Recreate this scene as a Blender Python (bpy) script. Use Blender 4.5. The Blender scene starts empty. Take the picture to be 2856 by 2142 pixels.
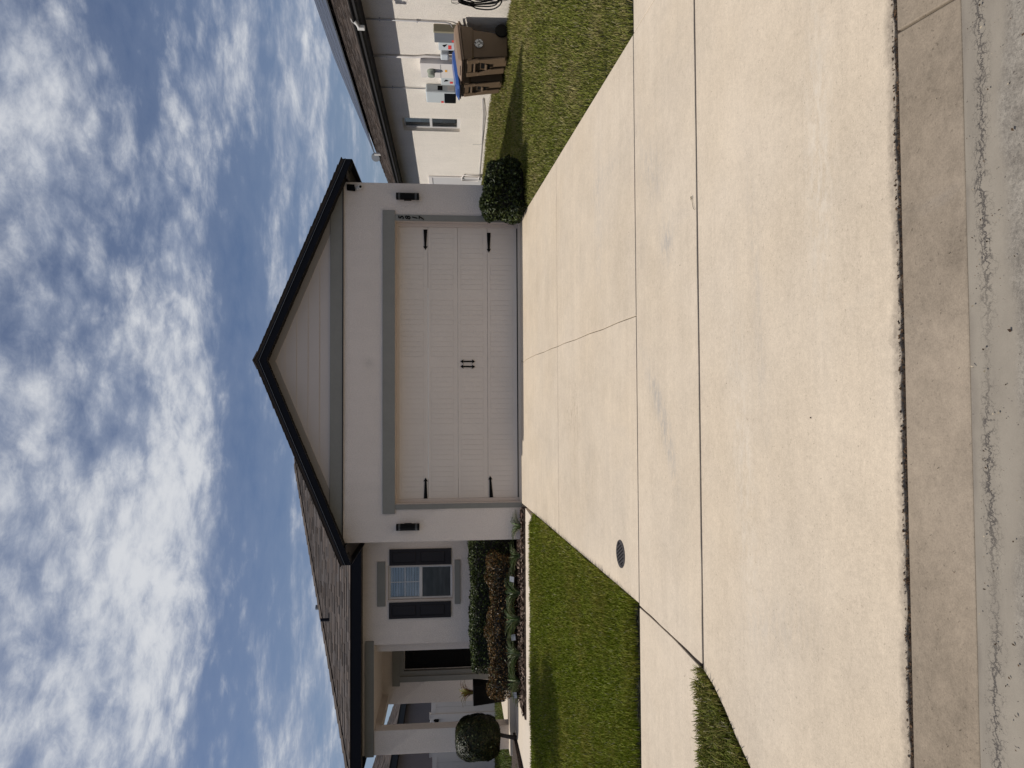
import bpy, math, random
import numpy as np
from mathutils import Vector, Matrix
random.seed(7); RNG = np.random.default_rng(7)
rad = math.radians
scene = bpy.context.scene
COL = scene.collection

# ------------------------------------------------------------------ camera, sky, sun, exposure
CAMPOS = Vector((0.0, -11.823, 1.18))
P_, Y_, R_ = rad(4.93), rad(1.715), rad(-0.153)
fwd = Vector((math.sin(Y_)*math.cos(P_), math.cos(Y_)*math.cos(P_), -math.sin(P_)))
rx = Vector((math.cos(Y_), -math.sin(Y_), 0)); ru = rx.cross(fwd)
right = math.cos(R_)*rx + math.sin(R_)*ru
up = -math.sin(R_)*rx + math.cos(R_)*ru
cam = bpy.data.cameras.new('camera'); camo = bpy.data.objects.new('camera', cam); COL.objects.link(camo)
# the photograph was taken with the phone turned on its side: picture-right is down, picture-up is right
cx, cy, cz = -up, right, -fwd
camo.matrix_world = Matrix(((cx.x, cy.x, cz.x, CAMPOS.x), (cx.y, cy.y, cz.y, CAMPOS.y), (cx.z, cy.z, cz.z, CAMPOS.z), (0, 0, 0, 1)))
cam.sensor_fit = 'HORIZONTAL'; cam.sensor_width = 36.0; cam.lens = 1900.0/2856.0*36.0
cam.clip_start = 0.05; cam.clip_end = 2000
scene.camera = camo

EL = rad(54.9)
SUNV = Vector((-math.cos(EL), -0.012, math.sin(EL))).normalized()   # towards the sun
sun = bpy.data.lights.new('sun', 'SUN'); suno = bpy.data.objects.new('sun', sun); COL.objects.link(suno)
sun.energy = 4.1; sun.angle = rad(0.53); sun.color = (1.0, 0.95, 0.87)
suno.rotation_euler = SUNV.to_track_quat('Z', 'Y').to_euler()
suno.location = (-8, 0, 14)

world = bpy.data.worlds.new('World'); scene.world = world; world.use_nodes = True
scene.view_settings.view_transform = 'Standard'; scene.view_settings.look = 'None'
scene.view_settings.exposure = 0.0; scene.view_settings.gamma = 1.0

class NT:
    """tiny node-tree helper"""
    def __init__(s, tree): s.t = tree; s.n = tree.nodes; s.l = tree.links
    def new(s, typ, **kw):
        n = s.n.new(typ)
        for k, v in kw.items(): setattr(n, k, v)
        return n
    def link(s, a, b): s.l.new(a, b)
    def put(s, sock, v):
        if isinstance(v, bpy.types.NodeSocket): s.l.new(v, sock)
        else: sock.default_value = v
    def math(s, op, a, b=None, c=None, clamp=False):
        n = s.n.new('ShaderNodeMath'); n.operation = op; n.use_clamp = clamp
        s.put(n.inputs[0], a)
        if b is not None: s.put(n.inputs[1], b)
        if c is not None: s.put(n.inputs[2], c)
        return n.outputs[0]
    def smooth(s, x, a, b):
        n = s.n.new('ShaderNodeMapRange'); n.interpolation_type = 'SMOOTHSTEP'
        s.put(n.inputs['Value'], x); n.inputs['From Min'].default_value = a; n.inputs['From Max'].default_value = b
        return n.outputs[0]
    def lin(s, x, a, b, c, d):
        n = s.n.new('ShaderNodeMapRange'); s.put(n.inputs['Value'], x)
        for k, v in zip(('From Min', 'From Max', 'To Min', 'To Max'), (a, b, c, d)): n.inputs[k].default_value = v
        return n.outputs[0]
    def noise(s, vec, scale, detail=4, rough=0.5, dist=0.0, out=0):
        n = s.n.new('ShaderNodeTexNoise'); s.put(n.inputs['Vector'], vec)
        n.inputs['Scale'].default_value = scale; n.inputs['Detail'].default_value = detail
        n.inputs['Roughness'].default_value = rough; n.inputs['Distortion'].default_value = dist
        return n.outputs[out]
    def mapping(s, vec, scale=(1, 1, 1), rot=(0, 0, 0), loc=(0, 0, 0)):
        n = s.n.new('ShaderNodeMapping'); s.put(n.inputs['Vector'], vec)
        n.inputs['Scale'].default_value = scale; n.inputs['Rotation'].default_value = rot; n.inputs['Location'].default_value = loc
        return n.outputs[0]
    def mix(s, f, a, b, mode='MIX'):
        n = s.n.new('ShaderNodeMixRGB'); n.blend_type = mode; s.put(n.inputs[0], f)
        for i, v in ((1, a), (2, b)):
            if isinstance(v, (tuple, list)) and len(v) == 3: v = (*v, 1)
            s.put(n.inputs[i], v)
        return n.outputs[0]
    def bump(s, h, strength, dist):
        n = s.n.new('ShaderNodeBump'); n.inputs['Strength'].default_value = strength; n.inputs['Distance'].default_value = dist
        s.put(n.inputs['Height'], h); return n.outputs[0]

# sky with procedural clouds (placed by direction in the sky)
w = NT(world.node_tree); w.n.clear()
outw = w.new('ShaderNodeOutputWorld')
sky = w.new('ShaderNodeTexSky', sky_type='NISHITA'); sky.sun_disc = False
sky.sun_elevation = EL; sky.sun_rotation = math.atan2(SUNV.x, SUNV.y)
sky.air_density = 1.0; sky.dust_density = 0.6; sky.ozone_density = 2.0; sky.altitude = 0
tc = w.new('ShaderNodeTexCoord'); sep = w.new('ShaderNodeSeparateXYZ'); w.link(tc.outputs['Generated'], sep.inputs[0])
dx, dy, dz = sep.outputs
zz = w.math('ADD', w.math('MAXIMUM', dz, 0.0), 0.10)
px_, py_ = w.math('DIVIDE', dx, zz), w.math('DIVIDE', dy, zz)
cmb = w.new('ShaderNodeCombineXYZ'); w.link(px_, cmb.inputs[0]); w.link(py_, cmb.inputs[1])
PV = cmb.outputs[0]
ya = w.math('MAXIMUM', w.math('ABSOLUTE', dy), 0.15)
A_ = w.math('DIVIDE', dx, ya); B_ = w.math('DIVIDE', dz, ya)
def gauss(a, b, sa, sb, wt, rot=0.0):
    da = w.math('SUBTRACT', A_, a); db = w.math('SUBTRACT', B_, b)
    c, s_ = math.cos(rot), math.sin(rot)
    u = w.math('ADD', w.math('MULTIPLY', da, c/sa), w.math('MULTIPLY', db, s_/sa))
    v = w.math('ADD', w.math('MULTIPLY', da, -s_/sb), w.math('MULTIPLY', db, c/sb))
    q = w.math('ADD', w.math('MULTIPLY', u, u), w.math('MULTIPLY', v, v))
    return w.math('MULTIPLY', w.math('EXPONENT', w.math('MULTIPLY', q, -1.0)), wt)
CL = [  # (a, b, size a, size b, weight, rotation): where the cloud banks stand in the sky
    (-0.40, 0.57, 0.22, 0.16, 0.66, 0.0), (-0.32, 0.44, 0.22, 0.10, 0.62, 0.10), (-0.12, 0.41, 0.20, 0.060, 0.50, 0.25),
    (0.12, 0.38, 0.26, 0.048, 0.62, 0.06), (-0.05, 0.62, 0.16, 0.08, 0.45, 0.0), (0.08, 0.50, 0.30, 0.12, 0.26, 0.0),
    (0.42, 0.60, 0.17, 0.13, 0.70, 0.0), (0.40, 0.36, 0.12, 0.040, 0.30, 0.0), (0.50, 0.30, 0.10, 0.030, 0.45, 0.0),
    (0.38, 0.24, 0.25, 0.030, 0.35, 0.0), (-0.48, 0.22, 0.16, 0.035, 0.50, -0.1), (-0.30, 0.19, 0.12, 0.02, 0.42, 0.0),
    (-0.33, 0.28, 0.07, 0.018, 0.34, 0.2), (-0.02, 0.265, 0.10, 0.018, 0.30, 0.0), (0.52, 0.20, 0.12, 0.03, 0.25, 0.0),
    (-0.02, 0.285, 0.30, 0.038, -0.42, 0.03), (-0.38, 0.325, 0.15, 0.040, -0.50, -0.1), (0.50, 0.46, 0.10, 0.06, -0.2, 0.0),
    (0.22, 0.20, 0.10, 0.03, -0.05, 0.0), (0.25, 0.47, 0.10, 0.04, -0.15, 0.0)]
msk = None
for g in CL:
    v = gauss(*g); msk = v if msk is None else w.math('ADD', msk, v)
msk = w.math('MULTIPLY', msk, w.smooth(dy, 0.0, 0.3))
msk = w.math('ADD', msk, 0.10)
msk = w.math('ADD', msk, w.math('MULTIPLY', w.smooth(dy, 0.35, -0.25), 0.34))   # unseen cloud added behind the viewer to whiten the fill light
msk = w.math('ADD', msk, w.math('MULTIPLY', w.smooth(dz, 0.58, 0.9), 0.25))  # unseen cloud overhead, added for the same fill light
n_big = w.noise(PV, 1.0, 5, 0.55, 0.4)
n_fl = w.noise(PV, 3.2, 12, 0.66, 0.35)
n_fine = w.noise(w.mapping(PV, (1, 1, 1), loc=(5, 3, 0)), 17.0, 6, 0.68, 0.6)
vor = w.new('ShaderNodeTexVoronoi', feature='SMOOTH_F1'); w.put(vor.inputs['Vector'], w.mix(0.10, PV, w.noise(PV, 7.0, 5, 0.7, out=1)))
vor.inputs['Scale'].default_value = 13.0; vor.inputs['Smoothness'].default_value = 0.45
puff = w.math('SUBTRACT', 0.40, vor.outputs['Distance'])
streak = w.noise(w.mapping(PV, (0.55, 2.0, 1), rot=(0, 0, 0.25)), 1.5, 9, 0.62, 0.5)
hi = w.smooth(B_, 0.22, 0.40)                                   # the ripples only read well above the roofs
dens = w.math('ADD', msk, w.math('MULTIPLY', w.math('SUBTRACT', n_big, 0.5), 0.9))
dens = w.math('ADD', dens, w.math('MULTIPLY', w.math('SUBTRACT', n_fl, 0.5), 1.5))
rip = w.math('ADD', w.math('MULTIPLY', puff, 1.0), w.math('MULTIPLY', w.math('SUBTRACT', n_fine, 0.5), 0.9))
dens = w.math('ADD', dens, w.math('MULTIPLY', rip, w.math('ADD', 0.20, w.math('MULTIPLY', hi, 0.50))))
dens = w.math('ADD', dens, w.math('MULTIPLY', w.math('SUBTRACT', streak, 0.5), w.math('SUBTRACT', 1.5, w.math('MULTIPLY', hi, 1.0))))
cov = w.math('MAXIMUM', w.smooth(dens, -0.36, 1.02), w.math('MULTIPLY', w.smooth(dens, -0.9, 0.2), 0.22))
low = w.math('MULTIPLY', w.smooth(dz, 0.22, -0.02), 0.30)
cov = w.math('MAXIMUM', cov, low)
cov = w.math('MULTIPLY', cov, 0.95)
shade = w.smooth(w.math('ADD', w.math('ADD', dens, w.math('MULTIPLY', w.math('SUBTRACT', n_fl, 0.5), 2.2)), w.math('MULTIPLY', n_fine, 0.5)), 0.30, 1.75)
ccol = w.mix(shade, (0.42, 0.48, 0.61), (0.86, 0.88, 0.92))
bg1 = w.new('ShaderNodeBackground'); bg1.inputs[1].default_value = 0.060
w.link(w.mix(1.0, sky.outputs[0], (0.90, 0.92, 1.06), 'MULTIPLY'), bg1.inputs[0])
bg2 = w.new('ShaderNodeBackground'); w.link(w.math('ADD', w.math('ADD', 0.80, w.math('MULTIPLY', w.smooth(dy, 0.3, -0.3), 0.08)), w.math('MULTIPLY', w.smooth(dz, 0.55, 0.9), 0.15)), bg2.inputs[1]); w.link(ccol, bg2.inputs[0])  # unseen cloud behind and overhead brightened to raise the fill light
mx = w.new('ShaderNodeMixShader'); w.link(cov, mx.inputs[0]); w.link(bg1.outputs[0], mx.inputs[1]); w.link(bg2.outputs[0], mx.inputs[2])
w.link(mx.outputs[0], outw.inputs[0])

# ------------------------------------------------------------------ materials
def mat(name):
    m = bpy.data.materials.new(name); m.use_nodes = True
    t = NT(m.node_tree); bs = t.n['Principled BSDF']
    return m, t, bs
def objco(t):
    return t.new('ShaderNodeNewGeometry').outputs['Position']
def c4(c): return (c[0], c[1], c[2], 1)
def paint(name, col, rough=0.6, var=0.06, bump=0.0, bscale=300, spec=0.3):
    m, t, b = mat(name); p = objco(t)
    n = t.noise(p, 1.7, 5, 0.6)
    n2 = t.noise(p, 23, 3, 0.6)
    f = t.math('ADD', t.lin(n, 0.3, 0.7, 1-var, 1+var), t.lin(n2, 0.3, 0.7, -var*0.4, var*0.4))
    t.link(t.mix(1.0, c4(col), f, 'MULTIPLY'), b.inputs['Base Color'])
    b.inputs['Roughness'].default_value = rough; b.inputs['Specular IOR Level'].default_value = spec
    if bump: t.link(t.bump(t.noise(p, bscale, 2, 0.6), bump, 0.004), b.inputs['Normal'])
    return m
def stucco(name, col, strength=0.5, marks=()):
    m, t, b = mat(name); p = objco(t)
    big = t.noise(p, 0.7, 4, 0.6); fine = t.noise(p, 55, 4, 0.65, 0.4)
    st = t.noise(t.mapping(p, (6, 6, 0.7)), 1.0, 4, 0.6)
    grit = t.noise(p, 34, 3, 0.7)
    f = t.math('ADD', t.lin(big, 0.3, 0.7, 0.95, 1.04), t.lin(fine, 0.3, 0.7, -0.06, 0.05))
    f = t.math('ADD', f, t.lin(grit, 0.3, 0.7, -0.07*strength, 0.06*strength))
    f = t.math('ADD', f, t.lin(st, 0.35, 0.75, 0.015, -0.03))
    splash = t.new('ShaderNodeSeparateXYZ'); t.link(p, splash.inputs[0])
    base = t.mix(1.0, c4(col), f, 'MULTIPLY')
    dn = t.math('MULTIPLY', t.smooth(t.math('ADD', splash.outputs[2], t.lin(t.noise(p, 4, 4, .7), .3, .7, -.12, .12)), 0.30, 0.02), 0.30)   # dirt splashed up from the soil
    base = t.mix(dn, base, (0.20, 0.17, 0.14, 1))
    for (x0, z0, r0, amt) in marks:
        q = t.math('EXPONENT', t.math('MULTIPLY', t.math('ADD', t.math('POWER', t.math('DIVIDE', t.math('SUBTRACT', splash.outputs[0], x0), r0), 2.0), t.math('POWER', t.math('DIVIDE', t.math('SUBTRACT', splash.outputs[2], z0), r0), 2.0)), -1.0))
        base = t.mix(t.math('MULTIPLY', q, t.lin(t.noise(p, 30, 3, .7), .35, .65, amt*.3, amt)), base, (0.22, 0.2, 0.18, 1))
    t.link(base, b.inputs['Base Color'])
    b.inputs['Roughness'].default_value = 0.9; b.inputs['Specular IOR Level'].default_value = 0.15
    t.link(t.bump(t.smooth(fine, 0.38, 0.66), strength, 0.006), b.inputs['Normal'])
    return m
def concrete(name, col, speck=0.5, mott=1.0, streaky=1.0, dirt=0.0, edge=False, marks=()):
    m, t, b = mat(name); p = objco(t)
    big = t.noise(p, 0.55, 5, 0.6, 0.4); mid = t.noise(p, 2.6, 5, 0.6, 0.2)
    strk = t.noise(t.mapping(p, (0.25, 9, 1)), 1.2, 5, 0.65)           # broom finish runs across the drive
    broom = t.noise(t.mapping(p, (2.0, 160, 1)), 1.5, 3, 0.6)
    fine = t.noise(p, 150, 3, 0.75); pit = t.noise(p, 70, 2, 0.5)
    f = t.lin(big, 0.3, 0.7, 1-0.055*mott, 1+0.045*mott)
    f = t.math('ADD', f, t.lin(mid, 0.3, 0.7, -0.03*mott, 0.03*mott))
    f = t.math('ADD', f, t.lin(strk, 0.3, 0.7, -0.035*streaky, 0.03*streaky))
    f = t.math('ADD', f, t.lin(broom, 0.3, 0.7, -0.03*streaky, 0.03*streaky))
    f = t.math('ADD', f, t.lin(fine, 0.3, 0.7, -0.13*speck, 0.13*speck))
    f = t.math('SUBTRACT', f, t.math('MULTIPLY', t.smooth(pit, 0.66, 0.74), 0.28*speck))
    g1 = t.noise(p, 38, 4, 0.75); g2 = t.noise(p, 11, 5, 0.7, 0.5)
    f = t.math('ADD', f, t.lin(g1, 0.3, 0.7, -0.085*speck, 0.075*speck))
    f = t.math('ADD', f, t.lin(g2, 0.3, 0.7, -0.035*mott, 0.03*mott))
    base = t.mix(1.0, c4(col), f, 'MULTIPLY')
    if marks:   # worn and stained spots left on the slabs
        s0 = t.new('ShaderNodeSeparateXYZ'); t.link(p, s0.inputs[0])
        brk = t.lin(t.noise(t.mapping(p, (3, 9, 1)), 3.0, 5, 0.75), 0.42, 0.62, 0.0, 1.0)
        chip = t.smooth(t.noise(t.mapping(p, (6, 26, 1)), 1.6, 3, 0.7), 0.55, 0.66)
        for (mx0, my0, sx, sy, rot, kind, amt) in marks:
            da = t.math('SUBTRACT', s0.outputs[0], mx0); db = t.math('SUBTRACT', s0.outputs[1], my0)
            c_, s_ = math.cos(rot), math.sin(rot)
            u = t.math('ADD', t.math('MULTIPLY', da, c_/sx), t.math('MULTIPLY', db, s_/sx)); v = t.math('ADD', t.math('MULTIPLY', da, -s_/sy), t.math('MULTIPLY', db, c_/sy))
            q = t.math('EXPONENT', t.math('MULTIPLY', t.math('ADD', t.math('MULTIPLY', u, u), t.math('MULTIPLY', v, v)), -1.0))
            q = t.math('MULTIPLY', q, brk if kind < 2 else chip)
            base = t.mix(t.math('MULTIPLY', q, amt, clamp=True), base, ((0.30, 0.285, 0.27, 1), (0.66, 0.62, 0.56, 1), (0.20, 0.155, 0.12, 1))[kind])
    tint = t.noise(p, 0.9, 3, 0.5)
    base = t.mix(t.lin(tint, 0.35, 0.7, 0, 0.4), base, t.mix(1.0, base, (1.0, 0.95, 0.86, 1), 'MULTIPLY'))
    # faint grey tyre-like smears and stains
    sm = t.smooth(t.noise(t.mapping(p, (0.9, 0.5, 1), rot=(0, 0, 0.9)), 1.3, 5, 0.7, 0.8), 0.60, 0.78)
    base = t.mix(t.math('MULTIPLY', sm, 0.10+dirt), base, (0.30, 0.29, 0.28, 1))
    if edge:   # soil washed up along the street joint
        s_ = t.new('ShaderNodeSeparateXYZ'); t.link(p, s_.inputs[0])
        yw = t.math('ADD', s_.outputs[1], t.lin(t.noise(p, 5, 4, 0.7), 0.3, 0.7, -0.022, 0.022))
        e1 = t.math('MULTIPLY', t.smooth(yw, -9.165, -9.215), t.lin(t.noise(p, 45, 3, 0.7), 0.3, 0.7, 0.35, 0.95))
        base = t.mix(t.math('MULTIPLY', e1, 0.75), base, (0.11, 0.09, 0.075, 1))
    t.link(base, b.inputs['Base Color']); b.inputs['Roughness'].default_value = 0.88; b.inputs['Specular IOR Level'].default_value = 0.2
    h = t.math('ADD', t.math('MULTIPLY', broom, 0.6), t.math('MULTIPLY', fine, 0.7))
    t.link(t.bump(h, 0.35, 0.003), b.inputs['Normal'])
    return m
M = {}
MARKS = [(-0.05, -3.75, .30, .35, 0, 2, 0.75), (1.25, -6.75, .16, .12, .3, 0, 0.75), (1.9, -6.45, .35, .18, .8, 0, 0.45), (0.0, -6.55, .45, .10, .7, 0, 0.67), (-0.35, -6.75, .35, .08, .5, 0, 0.61),
         (2.3, -5.2, .12, 1.2, 0.1, 0, 0.26), (1.9, -4.9, .9, .16, 0, 0, 0.40), (-0.8, -4.4, .5, .12, 0, 0, 0.19), (0.6, -8.1, .8, .07, .1, 0, 0.29), (-1.2, -8.3, .15, .4, .4, 0, 0.22), (1.2, -8.7, .7, .10, 0, 1, 0.35), (-.3, -7.9, .9, .12, .1, 1, 0.26), (2.2, -2.2, .8, .12, 0, 0, 0.16)]
M['stucco'] = stucco('stucco_light_grey', (0.635, 0.565, 0.515), 0.6, ((0.72, 2.62, .09, .35), (-2.05, 2.25, .10, .12)))
M['stucco_n'] = stucco('stucco_cream', (0.86, 0.79, 0.705), 1.3)
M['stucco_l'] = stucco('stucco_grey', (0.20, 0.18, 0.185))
M['trim'] = paint('trim_grey_paint', (0.195, 0.190, 0.172), 0.65, 0.07)
M['siding'] = paint('siding_paint', (0.47, 0.415, 0.38), 0.6, 0.03)
M['raketrim'] = paint('rake_trim_paint', (0.26, 0.235, 0.215), 0.6, 0.04)
M['door'] = paint('garage_door_cream', (0.575, 0.515, 0.46), 0.45, 0.03)
M['white'] = paint('white_vinyl', (0.52, 0.50, 0.49), 0.4, 0.02)
M['jamb'] = paint('jamb_cream', (0.50, 0.43, 0.38), 0.5, 0.04)
M['fascia'] = paint('fascia_near_black', (0.0045, 0.005, 0.0085), 0.45, 0.1, spec=0.12)
M['soffit'] = paint('soffit_dark', (0.018, 0.016, 0.015), 0.7, 0.1, spec=0.1)
M['soffit_b'] = paint('soffit_brown', (0.06, 0.05, 0.045), 0.6, 0.1, spec=0.1)
M['shutter'] = paint('shutter_charcoal', (0.020, 0.019, 0.023), 0.55, 0.05, 0.15, 90, spec=0.15)
M['black'] = paint('black_metal', (0.003, 0.003, 0.003), 0.5, 0.05, spec=0.1)
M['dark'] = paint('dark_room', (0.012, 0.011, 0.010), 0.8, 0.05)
M['entry'] = paint('entry_door_dark_wood', (0.004, 0.0035, 0.003), 0.5, 0.15, spec=0.08)
M['greymetal'] = paint('galvanised_grey', (0.33, 0.345, 0.36), 0.4, 0.04)
M['boxdark'] = paint('enclosure_dark_grey', (0.13, 0.14, 0.155), 0.5, 0.04)
M['boxbeige'] = paint('enclosure_beige', (0.22, 0.20, 0.14), 0.5, 0.05)
M['boxwhite'] = paint('enclosure_white', (0.62, 0.58, 0.55), 0.45, 0.02)
M['inverter'] = paint('inverter_grey', (0.46, 0.49, 0.50), 0.4, 0.02)
M['boxpale'] = paint('solar_cell_pale', (0.13, 0.14, 0.165), 0.3, 0.05)
M['guttermetal'] = paint('gutter_dark_bronze', (0.022, 0.020, 0.018), 0.55, 0.05, spec=0.12)
M['ring'] = paint('lamp_ring_grey', (0.05, 0.05, 0.05), 0.5, 0.05)
M['red'] = paint('label_red', (0.62, 0.05, 0.04), 0.5, 0.05)
M['orange'] = paint('label_orange', (0.70, 0.33, 0.04), 0.5, 0.05)
M['bin'] = paint('bin_tan_plastic', (0.135, 0.092, 0.058), 0.42, 0.05, 0.1, 200, 0.3)
M['binlid'] = paint('bin_lid_tan', (0.22, 0.155, 0.112), 0.42, 0.05, 0.1, 200, 0.4)
M['blue'] = paint('bin_lid_blue', (0.025, 0.07, 0.24), 0.3, 0.05, 0, 200, 0.5)
M['rubber'] = paint('black_rubber', (0.005, 0.005, 0.005), 0.5, 0.1, spec=0.15)
M['camwhite'] = paint('camera_white', (0.55, 0.53, 0.50), 0.4, 0.02)
M['iron'] = paint('cast_iron', (0.045, 0.040, 0.040), 0.6, 0.15, 0.5, 200)
M['conduit'] = paint('conduit_grey', (0.36, 0.35, 0.36), 0.45, 0.04)
M['conduit_n'] = paint('conduit_painted', (0.60, 0.56, 0.53), 0.5, 0.04)
M['concrete'] = concrete('concrete_broomed', (0.510, 0.430, 0.337), 0.85, 1.5, 1.1, 0, False, MARKS)
M['concrete_a'] = concrete('concrete_apron', (0.510, 0.430, 0.337), 0.95, 1.5, 0.9, 0, True, MARKS)
M['concrete_w'] = concrete('concrete_walk', (0.56, 0.485, 0.40), 0.3, 0.6, 0.6)
M['gutter'] = concrete('concrete_gutter', (0.240, 0.196, 0.150), 1.15, 3.8, 0.6, 0.18)
M['dirtgap'] = paint('dirt_in_joint', (0.035, 0.025, 0.018), 0.95, 0.5, 1.0, 120)

def shingle_mat():
    m, t, b = mat('asphalt_shingle'); p = objco(t)
    at = t.new('ShaderNodeAttribute', attribute_name='Col')
    g = t.noise(p, 140, 3, 0.7); 
    c = t.mix(1.0, at.outputs['Color'], t.lin(g, 0.3, 0.7, 0.72, 1.28), 'MULTIPLY')
    t.link(c, b.inputs['Base Color']); b.inputs['Roughness'].default_value = 0.95; b.inputs['Specular IOR Level'].default_value = 0.1
    t.link(t.bump(g, 0.5, 0.003), b.inputs['Normal']); return m
M['shingle'] = shingle_mat()
def leafmat(name, rough=0.45, trans=0.25, spec=0.4):
    m, t, b = mat(name)
    at = t.new('ShaderNodeAttribute', attribute_name='Col')
    t.link(at.outputs['Color'], b.inputs['Base Color']); b.inputs['Roughness'].default_value = rough
    b.inputs['Specular IOR Level'].default_value = spec
    tr = t.new('ShaderNodeBsdfTranslucent'); t.link(t.mix(1.0, at.outputs['Color'], (1.0, 1.15, 0.45, 1), 'MULTIPLY'), tr.inputs[0])
    mx = t.new('ShaderNodeMixShader'); mx.inputs[0].default_value = trans
    o = t.n['Material Output']; t.link(b.outputs[0], mx.inputs[1]); t.link(tr.outputs[0], mx.inputs[2]); t.link(mx.outputs[0], o.inputs[0])
    return m
M['leaf'] = leafmat('glossy_leaf', 0.42, 0.08, 0.20)
M['grass'] = leafmat('grass_blade', 0.6, 0.12, 0.12)
M['barkchip'] = leafmat('bark_chip', 0.9, 0.0, 0.1)
def soilmat():
    m, t, b = mat('soil_and_thatch'); p = objco(t)
    n = t.noise(p, 9, 6, 0.7); f = t.noise(p, 60, 4, 0.7)
    c = t.mix(n, (0.010, 0.012, 0.005, 1), (0.030, 0.024, 0.013, 1)); c = t.mix(t.lin(f, 0.3, 0.7, 0, 0.5), c, (0.018, 0.025, 0.008, 1))
    t.link(c, b.inputs['Base Color']); b.inputs['Roughness'].default_value = 1.0
    t.link(t.bump(f, 0.8, 0.02), b.inputs['Normal']); return m
M['soil'] = soilmat()
def mulchmat():
    m, t, b = mat('mulch_bed'); p = objco(t)
    n = t.noise(t.mapping(p, (12, 30, 1)), 1.6, 5, 0.7, 0.5)
    t.link(t.mix(t.lin(n, 0.3, 0.7, 0, 1), (0.012, 0.008, 0.006, 1), (0.10, 0.066, 0.048, 1)), b.inputs['Base Color'])
    b.inputs['Roughness'].default_value = 1.0; t.link(t.bump(n, 1.0, 0.03), b.inputs['Normal']); return m
M['mulch'] = mulchmat()
def streetmat():
    m, t, b = mat('street_with_dried_mud'); p = objco(t)
    s = t.new('ShaderNodeSeparateXYZ'); t.link(p, s.inputs[0])
    wob = t.lin(t.noise(p, 1.4, 4, 0.6), 0.3, 0.7, -0.05, 0.05)
    yy = t.math('ADD', s.outputs[1], wob)
    mud = t.math('MULTIPLY', t.smooth(yy, -9.78, -9.72), t.smooth(yy, -9.50, -9.56))
    fine = t.noise(p, 220, 3, 0.75); mid = t.noise(p, 12, 4, 0.6); agg = t.noise(p, 75, 3, 0.6)
    asp = t.mix(1.0, t.mix(t.lin(mid, 0.3, 0.7, 0, 1), (0.175, 0.152, 0.125, 1), (0.27, 0.24, 0.20, 1)), t.math('ADD', t.lin(fine, 0.3, 0.7, 0.72, 1.2), t.lin(agg, 0.3, 0.7, -0.26, 0.20)), 'MULTIPLY')
    md = t.mix(1.0, t.mix(mid, (0.205, 0.176, 0.140, 1), (0.268, 0.234, 0.188, 1)), t.lin(fine, 0.3, 0.7, 0.94, 1.05), 'MULTIPLY')
    def crackle(sc, stretch, wob_, wid, nsc):
        v = t.new('ShaderNodeTexVoronoi', feature='DISTANCE_TO_EDGE'); t.put(v.inputs['Vector'], t.mix(wob_, t.mapping(p, (stretch[0], stretch[1], 0.01)), t.noise(p, nsc, 5, 0.75, out=1))); v.inputs['Scale'].default_value = sc
        return t.smooth(v.outputs['Distance'], wid, wid*0.25)
    ym = t.math('ADD', s.outputs[1], t.lin(t.noise(t.mapping(p, (1, 0, 0)), 3.0, 2, 0.5), 0.3, 0.7, -0.012, 0.012))
    j1 = t.math('ADD', ym, t.lin(t.noise(t.mapping(p, (1, 0.2, 0)), 26, 6, 0.78), 0.3, 0.7, -0.020, 0.020))
    main = t.math('MULTIPLY', t.smooth(t.math('ABSOLUTE', t.math('ADD', j1, 9.636)), 0.0040, 0.0015), t.smooth(t.noise(t.mapping(p, (1, .3, 0)), 7, 3, .6), 0.34, 0.42))
    band = t.math('MULTIPLY', t.smooth(ym, -9.668, -9.648), t.smooth(ym, -9.600, -9.622))
    dry = t.smooth(t.noise(t.mapping(p, (0.7, 0.2, 1)), 1.6, 3, 0.5), 0.36, 0.56)
    edge_n = t.noise(p, 30, 4, 0.7)
    b1 = t.math('MULTIPLY', t.math('MULTIPLY', crackle(22, (0.9, 1.2), 0.05, 0.060, 20), band), t.smooth(edge_n, 0.36, 0.50))
    b2 = t.math('MULTIPLY', t.math('MULTIPLY', crackle(60, (0.9, 1.1), 0.03, 0.07, 30), t.math('MULTIPLY', t.smooth(ym, -9.70, -9.65), t.smooth(ym, -9.58, -9.62))), t.math('MULTIPLY', t.smooth(edge_n, 0.46, 0.60), 0.55))
    cr = t.math('MULTIPLY', t.math('MAXIMUM', main, t.math('MAXIMUM', b1, b2)), t.math('ADD', 0.12, t.math('MULTIPLY', dry, 0.88)))
    wet = t.smooth(t.noise(t.mapping(p, (0.8, 6, 1)), 1.4, 5, 0.65), 0.42, 0.68)
    md = t.mix(t.math('MULTIPLY', wet, 0.30), md, (0.13, 0.112, 0.092, 1))
    lip = t.smooth(yy, -9.575, -9.545); md = t.mix(t.math('MULTIPLY', lip, 0.4), md, (0.12, 0.10, 0.082, 1))
    c = t.mix(mud, asp, md)
    c = t.mix(t.math('MULTIPLY', cr, 0.9), c, (0.05, 0.042, 0.038, 1))
    sp = t.smooth(t.noise(t.mapping(p, (1, 0.6, 1)), 60, 2, 0.5), 0.71, 0.75)
    c = t.mix(t.math('MULTIPLY', sp, 0.75), c, (0.06, 0.048, 0.04, 1))
    t.link(c, b.inputs['Base Color']); b.inputs['Roughness'].default_value = 0.85
    h = t.math('SUBTRACT', t.math('MULTIPLY', t.math('ADD', fine, agg), t.math('SUBTRACT', 1.1, mud)), t.math('MULTIPLY', cr, 2.5))
    t.link(t.bump(h, 0.5, 0.004), b.inputs['Normal']); return m
M['street'] = streetmat()
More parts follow.
